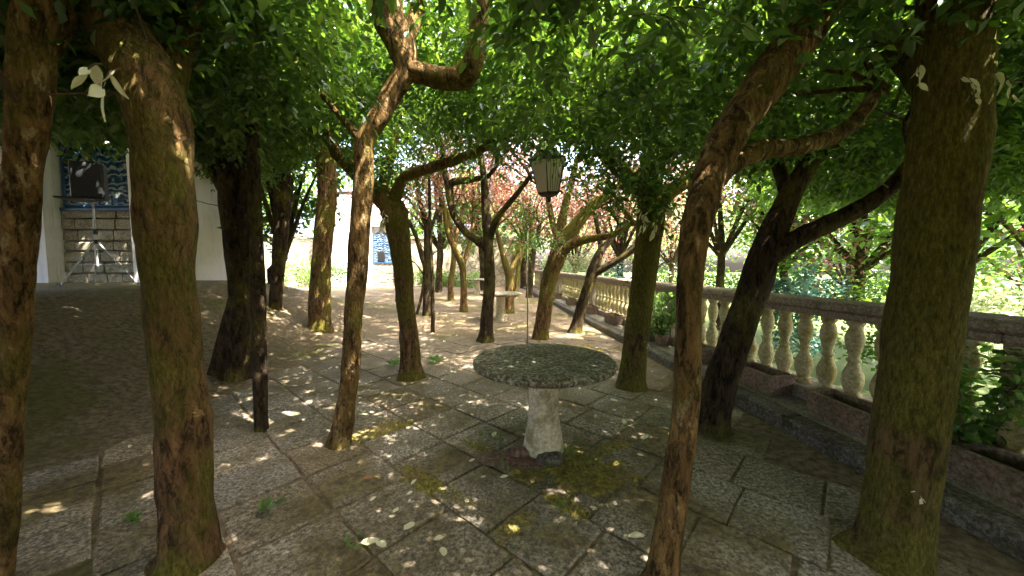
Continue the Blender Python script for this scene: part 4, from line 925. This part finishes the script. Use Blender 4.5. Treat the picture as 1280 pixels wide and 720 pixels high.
def bush(px, py, Y, w, h, mt, label, z=None, n=1500, ls=.14, seed=1):
    x = (px - 640) / F * Y; zz = height(x, Y) if z is None else z
    back_tree('shrub', (x, Y, zz), h, w, mt, label, 'shrub', 'shrubs', n, ls, .1, seed)
bush(764, 332, 13.5, .75, 2.1, 'leaf_blue', 'rounded blue green shrub beyond the balustrade', z=-.5, ls=.10, seed=31)
bush(700, 322, 26, 1.5, 3.2, 'leaf_light', 'light green shrub past the far balustrade', z=-1, seed=32)
bush(728, 322, 20, 1.2, 3.0, 'leaf_pale', 'pale shrub beyond the balustrade behind the small leaning tree', z=-1, seed=33)
bush(1000, 300, 9.5, .9, 2.6, 'leaf_blue', 'blue green shrub beyond the balustrade under the crooked arms', z=-1.3, n=2200, seed=34)
bush(1120, 300, 9.0, 1.2, 2.6, 'leaf_green', 'green shrub beyond the balustrade left of the very thick trunk', z=-1.5, n=2200, seed=35)
bush(1255, 300, 7.2, 1.2, 2.6, 'leaf_pale', 'pale shrub beyond the balustrade right of the very thick trunk', z=-1.5, n=2200, seed=36)
bush(530, 355, 23.6, .7, .8, 'leaf_green', 'low green shrub at the wall foot behind the mossy leaning tree', z=0, n=900, seed=37)
bush(557, 355, 23.5, 1.0, .9, 'leaf_green', 'low spreading shrub at the wall foot left of the far table', z=0, n=1100, seed=38)
bush(590, 355, 23.6, .8, .7, 'leaf_light', 'low light green shrub at the wall foot behind the far table', z=0, n=900, seed=39)
bush(420, 350, 22.5, 1.1, 1.3, 'leaf_green', 'bushy green shrub before the far plastered house', z=0, n=1300, seed=40)
bush(375, 350, 23, 1.4, 1.2, 'leaf_green', 'bushy shrub at the left rubble wall foot', z=0, n=1300, seed=41)
def pot_plant(px, Y, h, label, seed, dx=0):
    x = (px - 640) / F * Y; root = empty('pot_plant', (x, Y, .115))
    MB().lathe([(.085, 0), (.115, .16), (.13, .165), (.13, .20), (.112, .20), (.105, .165), (.02, .16)], 14).build('pot', M['planter'], root)
    rg = np.random.default_rng(seed); b = MB(); pts = []
    for k in range(7):
        a = k * .9; q = Vector((math.cos(a) * .05, math.sin(a) * .05, .15)); pth = [q]
        for j in range(5): pth.append(pth[-1] + Vector((math.cos(a) * .035 + rg.normal(0, .02), math.sin(a) * .035 + rg.normal(0, .02), h / 5.5))); pts.append(np.array(pth[-1])[None] + rg.normal(0, .05, (26, 3)))
        b.tube(pth, [.006] * 6, 5)
    b.build('stems', M['twig'], root); tag(root.children[-1], kind='stuff')
    V, Fc = single_leaves(np.concatenate(pts), .065, .6, True); o = np_mesh('foliage', V, Fc, M['leaf_light'], root); tag(o, kind='stuff')
    tag(root, label, 'plant', 'pot plants on the walkway')
pot_plant(829, 6.05, .75, 'leafy pot plant by the balusters, right of the stout mossed tree', 1)
pot_plant(1232, 2.36, .70, 'leafy pot plant against the balusters, right of the very thick trunk', 2)
def weed(px, py, label, n, sz, seed):
    g = ground(px, py); root = empty('weed', (g.x, g.y, 0)); rg = np.random.default_rng(seed)
    for k in range(n):
        a = rg.uniform(0, 6.28); V, Fc = leaf_mesh_arrays(rg.normal(0, .02, (1, 3)) * np.array([[1, 1, 0]]) + np.array([[0, 0, .01 + sz * .4 * rg.random()]]), np.array([[math.cos(a), math.sin(a), rg.uniform(.2, .9)]]), np.array([sz * rg.uniform(.6, 1.2)]), .5, True)
        MB().add(V.tolist(), Fc.tolist()).build('leaf', M['leaf_light'], root)
    tag(root, label, 'weed', 'weeds in the paving')
weed(493, 458, 'small leafy weed left of the mossy leaning tree foot', 12, .12, 1); weed(543, 455, 'small leafy weed right of the mossy leaning tree foot', 12, .12, 2)
weed(444, 686, 'tiny clover like weed in a joint beside a pale fallen leaf', 10, .035, 3); weed(165, 655, 'leafy weed left of the thick trunk with the flaking strip', 12, .06, 4); weed(335, 640, 'leafy weed right of the thick trunk with the flaking strip', 8, .07, 5)

hg = empty('hedge', (22, 31, height(22, 31))); rgh = np.random.default_rng(91)
hp = np.stack([rgh.uniform(-17, 26, 9000), rgh.uniform(-.7, .7, 9000), rgh.beta(1.2, 1.1, 9000) * 2.7], 1); hp[:, 1] += -.28 * hp[:, 0]; hp[:, 2] *= .85 + .2 * np.sin(hp[:, 0] * 1.3)
V, Fc = single_leaves(hp, .38); np_mesh('foliage', V, Fc, M['leaf_green'], hg)['kind'] = 'stuff'
hb = MB()
for k in range(40): hb.tube([(-16 + k * 1.05, -.28 * (-16 + k * 1.05), -.1), (-16 + k * 1.05 + .1, -.28 * (-16 + k * 1.05), 1.9)], [.04, .015], 5)
hb.build('stems', M['twig'], hg)['kind'] = 'stuff'
tag(hg, 'long clipped green hedge at the far side of the lawn beyond the balustrade', 'hedge')
# ------------------------------------------------------------------ lantern and rod
def lantern():
    c = P(686, 247, 3.6); root = empty('lantern', c); root.rotation_euler = (R(3), R(-4), .35); s = 3.6 / F
    h0, h1 = 6 * s, 43 * s; r0, r1 = 14 * s, 23 * s
    MB().lathe([(.012, -.045), (.02, -.035), (.014, -.02), (.03, 0), (r0 * .8, .02), (r0 * 1.05, h0 - .006), (r0 * 1.05, h0)], 6).build('base_finial', M['iron'], root)
    MB().lathe([(r1 * 1.02, h1), (r1 * 1.12, h1 + .006), (r1 * 1.10, h1 + .018), (r1 * .55, h1 + .065), (r1 * .50, h1 + .07), (r1 * .50, h1 + .085), (r1 * .56, h1 + .09), (r1 * .54, h1 + .10), (r1 * .2, h1 + .125), (.012, h1 + .135)], 6).build('roof', M['iron'], root)
    for k in range(6):
        a, a2 = k * math.pi / 3, (k + 1) * math.pi / 3
        A0 = Vector((math.cos(a) * r0, math.sin(a) * r0, h0)); A1 = Vector((math.cos(a) * r1, math.sin(a) * r1, h1)); B0 = Vector((math.cos(a2) * r0, math.sin(a2) * r0, h0)); B1 = Vector((math.cos(a2) * r1, math.sin(a2) * r1, h1))
        MB().tube([A0, A1], [.006, .006], 6).build('corner_bar', M['iron'], root)
        n = (B0 - A0).cross(A1 - A0).normalized() * .003
        i = .94; cc = (A0 + A1 + B0 + B1) / 4; q = [cc + (x - cc) * i for x in (A0, B0, B1, A1)]
        pn = MB().add([p + n for p in q] + [p - n for p in q], [(0, 1, 2, 3), (7, 6, 5, 4), (0, 4, 5, 1), (1, 5, 6, 2), (2, 6, 7, 3), (3, 7, 4, 0)]).build('pane', M['glass'], root)
        if k in (4, 5, 0):
            tr = MB(); rr = random.Random(k)
            for u in (.22, .4, .6, .78):
                pt = [q[0].lerp(q[1], u + .05 * rr.uniform(-1, 1)).lerp(q[3].lerp(q[2], u + .05 * rr.uniform(-1, 1)), t) + n * 1.6 for t in (0, .3, .55, .8, 1)]; tr.tube(pt, [.0022] * 5, 4)
            tr.build('tracery', M['iron'], pn)
    ch = MB(); z = h1 + .135
    while z < h1 + .75:
        ch.tube([(0, 0, z), (.010, 0, z + .012), (0, 0, z + .028), (-.010, 0, z + .012), (0, 0, z)], [.002] * 5, 4); z += .024
    ch.build('chain', M['iron'], root)
    tag(root, 'dark six sided iron lantern with frosted panes hanging from the leafy canopy', 'lantern')
lantern()
pr = P(659.5, 300, 5.0)
rod = empty('metal_rod', (pr.x, 5.0, 0))
MB().tube([(0, 0, -.05), (.004, 0, .8), (-.003, 0, 1.6), (0, 0, pr.z + .15)], [.0085] * 4, 8).build('shaft', M['rod'], rod); MB().lathe([(.014, pr.z + .15), (.018, pr.z + .17), (.006, pr.z + .2)], 8).build('cap', M['iron'], rod)
tag(rod, 'thin upright metal rod behind the big round table', 'rod')

# ------------------------------------------------------------------ fallen leaves
M['dry_cream'] = plain('dry_cream_leaf', (.74, .68, .46), .7, 0, .15, 30)
lm = []
for k in range(4):
    rr = random.Random(k); curl = rr.uniform(.05, .3); n = 14; v = [(-.62, .02, .02)]
    for i, (t_, w_) in enumerate(((-.5, .03), (-.38, .20), (-.15, .30), (.12, .27), (.34, .15), (.52, .0))):
        z_ = curl * t_ * t_ + .01
        v += [(t_, w_ * rr.uniform(.85, 1.1), z_ + .35 * w_ * rr.uniform(.2, 1)), (t_, .0, z_), (t_, -w_ * rr.uniform(.85, 1.1), z_ + .35 * w_ * rr.uniform(.2, 1))]
    fs_ = [(1 + 3 * i + j, 2 + 3 * i + j, 5 + 3 * i + j, 4 + 3 * i + j) for i in range(5) for j in (0, 1)] + [(0, 3, 2), (0, 2, 1)]
    me = bpy.data.meshes.new('fallen_leaf'); me.from_pydata(v, [], fs_); me.shade_smooth(); me.materials.append(M['dry_cream']); lm.append(me)
lm2 = lm[0].copy(); lm2.materials.clear(); lm2.materials.append(plain('dry_leaf', (.30, .12, .05), .8))
LV = [(463, 682, 18), (476, 684, 14), (511, 662, 16), (548, 677, 11), (554, 693, 14), (495, 640, 8), (490, 648, 7), (466, 626, 8), (512, 619, 7), (517, 605, 8), (512, 628, 5), (590, 578, 7), (630, 598, 9), (618, 545, 10), (604, 599, 6), (795, 673, 18), (800, 571, 7), (780, 529, 9), (768, 502, 9), (789, 536, 9),
      (765, 530, 6), (806, 549, 11), (700, 520, 6), (640, 525, 5), (590, 520, 5), (475, 523, 6), (465, 517, 6), (578, 496, 8), (655, 545, 5), (455, 520, 5), (760, 545, 6), (690, 590, 5), (741, 602, 5)]
for k, (px, py, w) in enumerate(LV):
    g = ground(px, py); o = link('fallen_leaf', lm[k % 4], None); s = w / F * g.y * 1.25; o.location = (g.x, g.y, .010); o.scale = (s, s, s); o.rotation_euler = (random.uniform(-.2, .2), random.uniform(-.2, .2), random.uniform(0, 6.28))
    tag(o, {0: 'large cream fallen leaf lying beside the tiny clover like weed', 15: 'large cream fallen leaf on the slab beside the rusty leaning tree', 12: 'cream fallen leaf on the moss edge before the table pedestal', 13: 'cream fallen leaf on the slab left of the table pedestal'}.get(k, 'pale cream fallen leaf lying on the paving slabs'), 'leaf', 'cream fallen leaves on the paving')
for k in range(150):
    y = random.uniform(4, 11); x = random.uniform(-.8, .5) * y
    if x > step_x(y) - .1: continue
    o = link('fallen_leaf', lm[k % 4], None); s = random.uniform(.04, .07); o.location = (x, y, height(x, y) + .012); o.scale = (s, s, s); o.rotation_euler = (random.uniform(-.3, .3), random.uniform(-.3, .3), random.uniform(0, 6.28))
    tag(o, 'small pale fallen leaf scattered on the earth between the trees', 'leaf', 'fallen leaves on the earth')
for k, (px, py) in enumerate(((458, 600), (464, 601), (470, 600))):
    g = ground(px, py); o = link('fallen_leaf', lm2, None); o.location = (g.x, g.y, .012); o.scale = (.04, .04, .05); o.rotation_euler = (.3, .2 * k, 1.1 * k)
    tag(o, 'curled dry brown leaf in a little heap on the paving joint', 'leaf', 'dry brown leaves')
for k, (px, py, w) in enumerate(((633, 452, 9), (647, 453, 8), (690, 425, 7), (735, 462, 4), (618, 444, 4))):
    d = ray(px, py); t = (.752 - CAM_H) / d.z; q = Vector((0, 0, CAM_H)) + d * t
    if (q.xy - TBL.xy).length > .5: continue
    o = link('fallen_leaf', lm[k % 4], None); s = w / F * q.y; o.location = (q.x, q.y, .753); o.scale = (s, s, s); o.rotation_euler = (0, 0, k * 1.3)
    tag(o, 'pale fallen leaf lying on the big round table top', 'leaf', 'leaves on the table top')
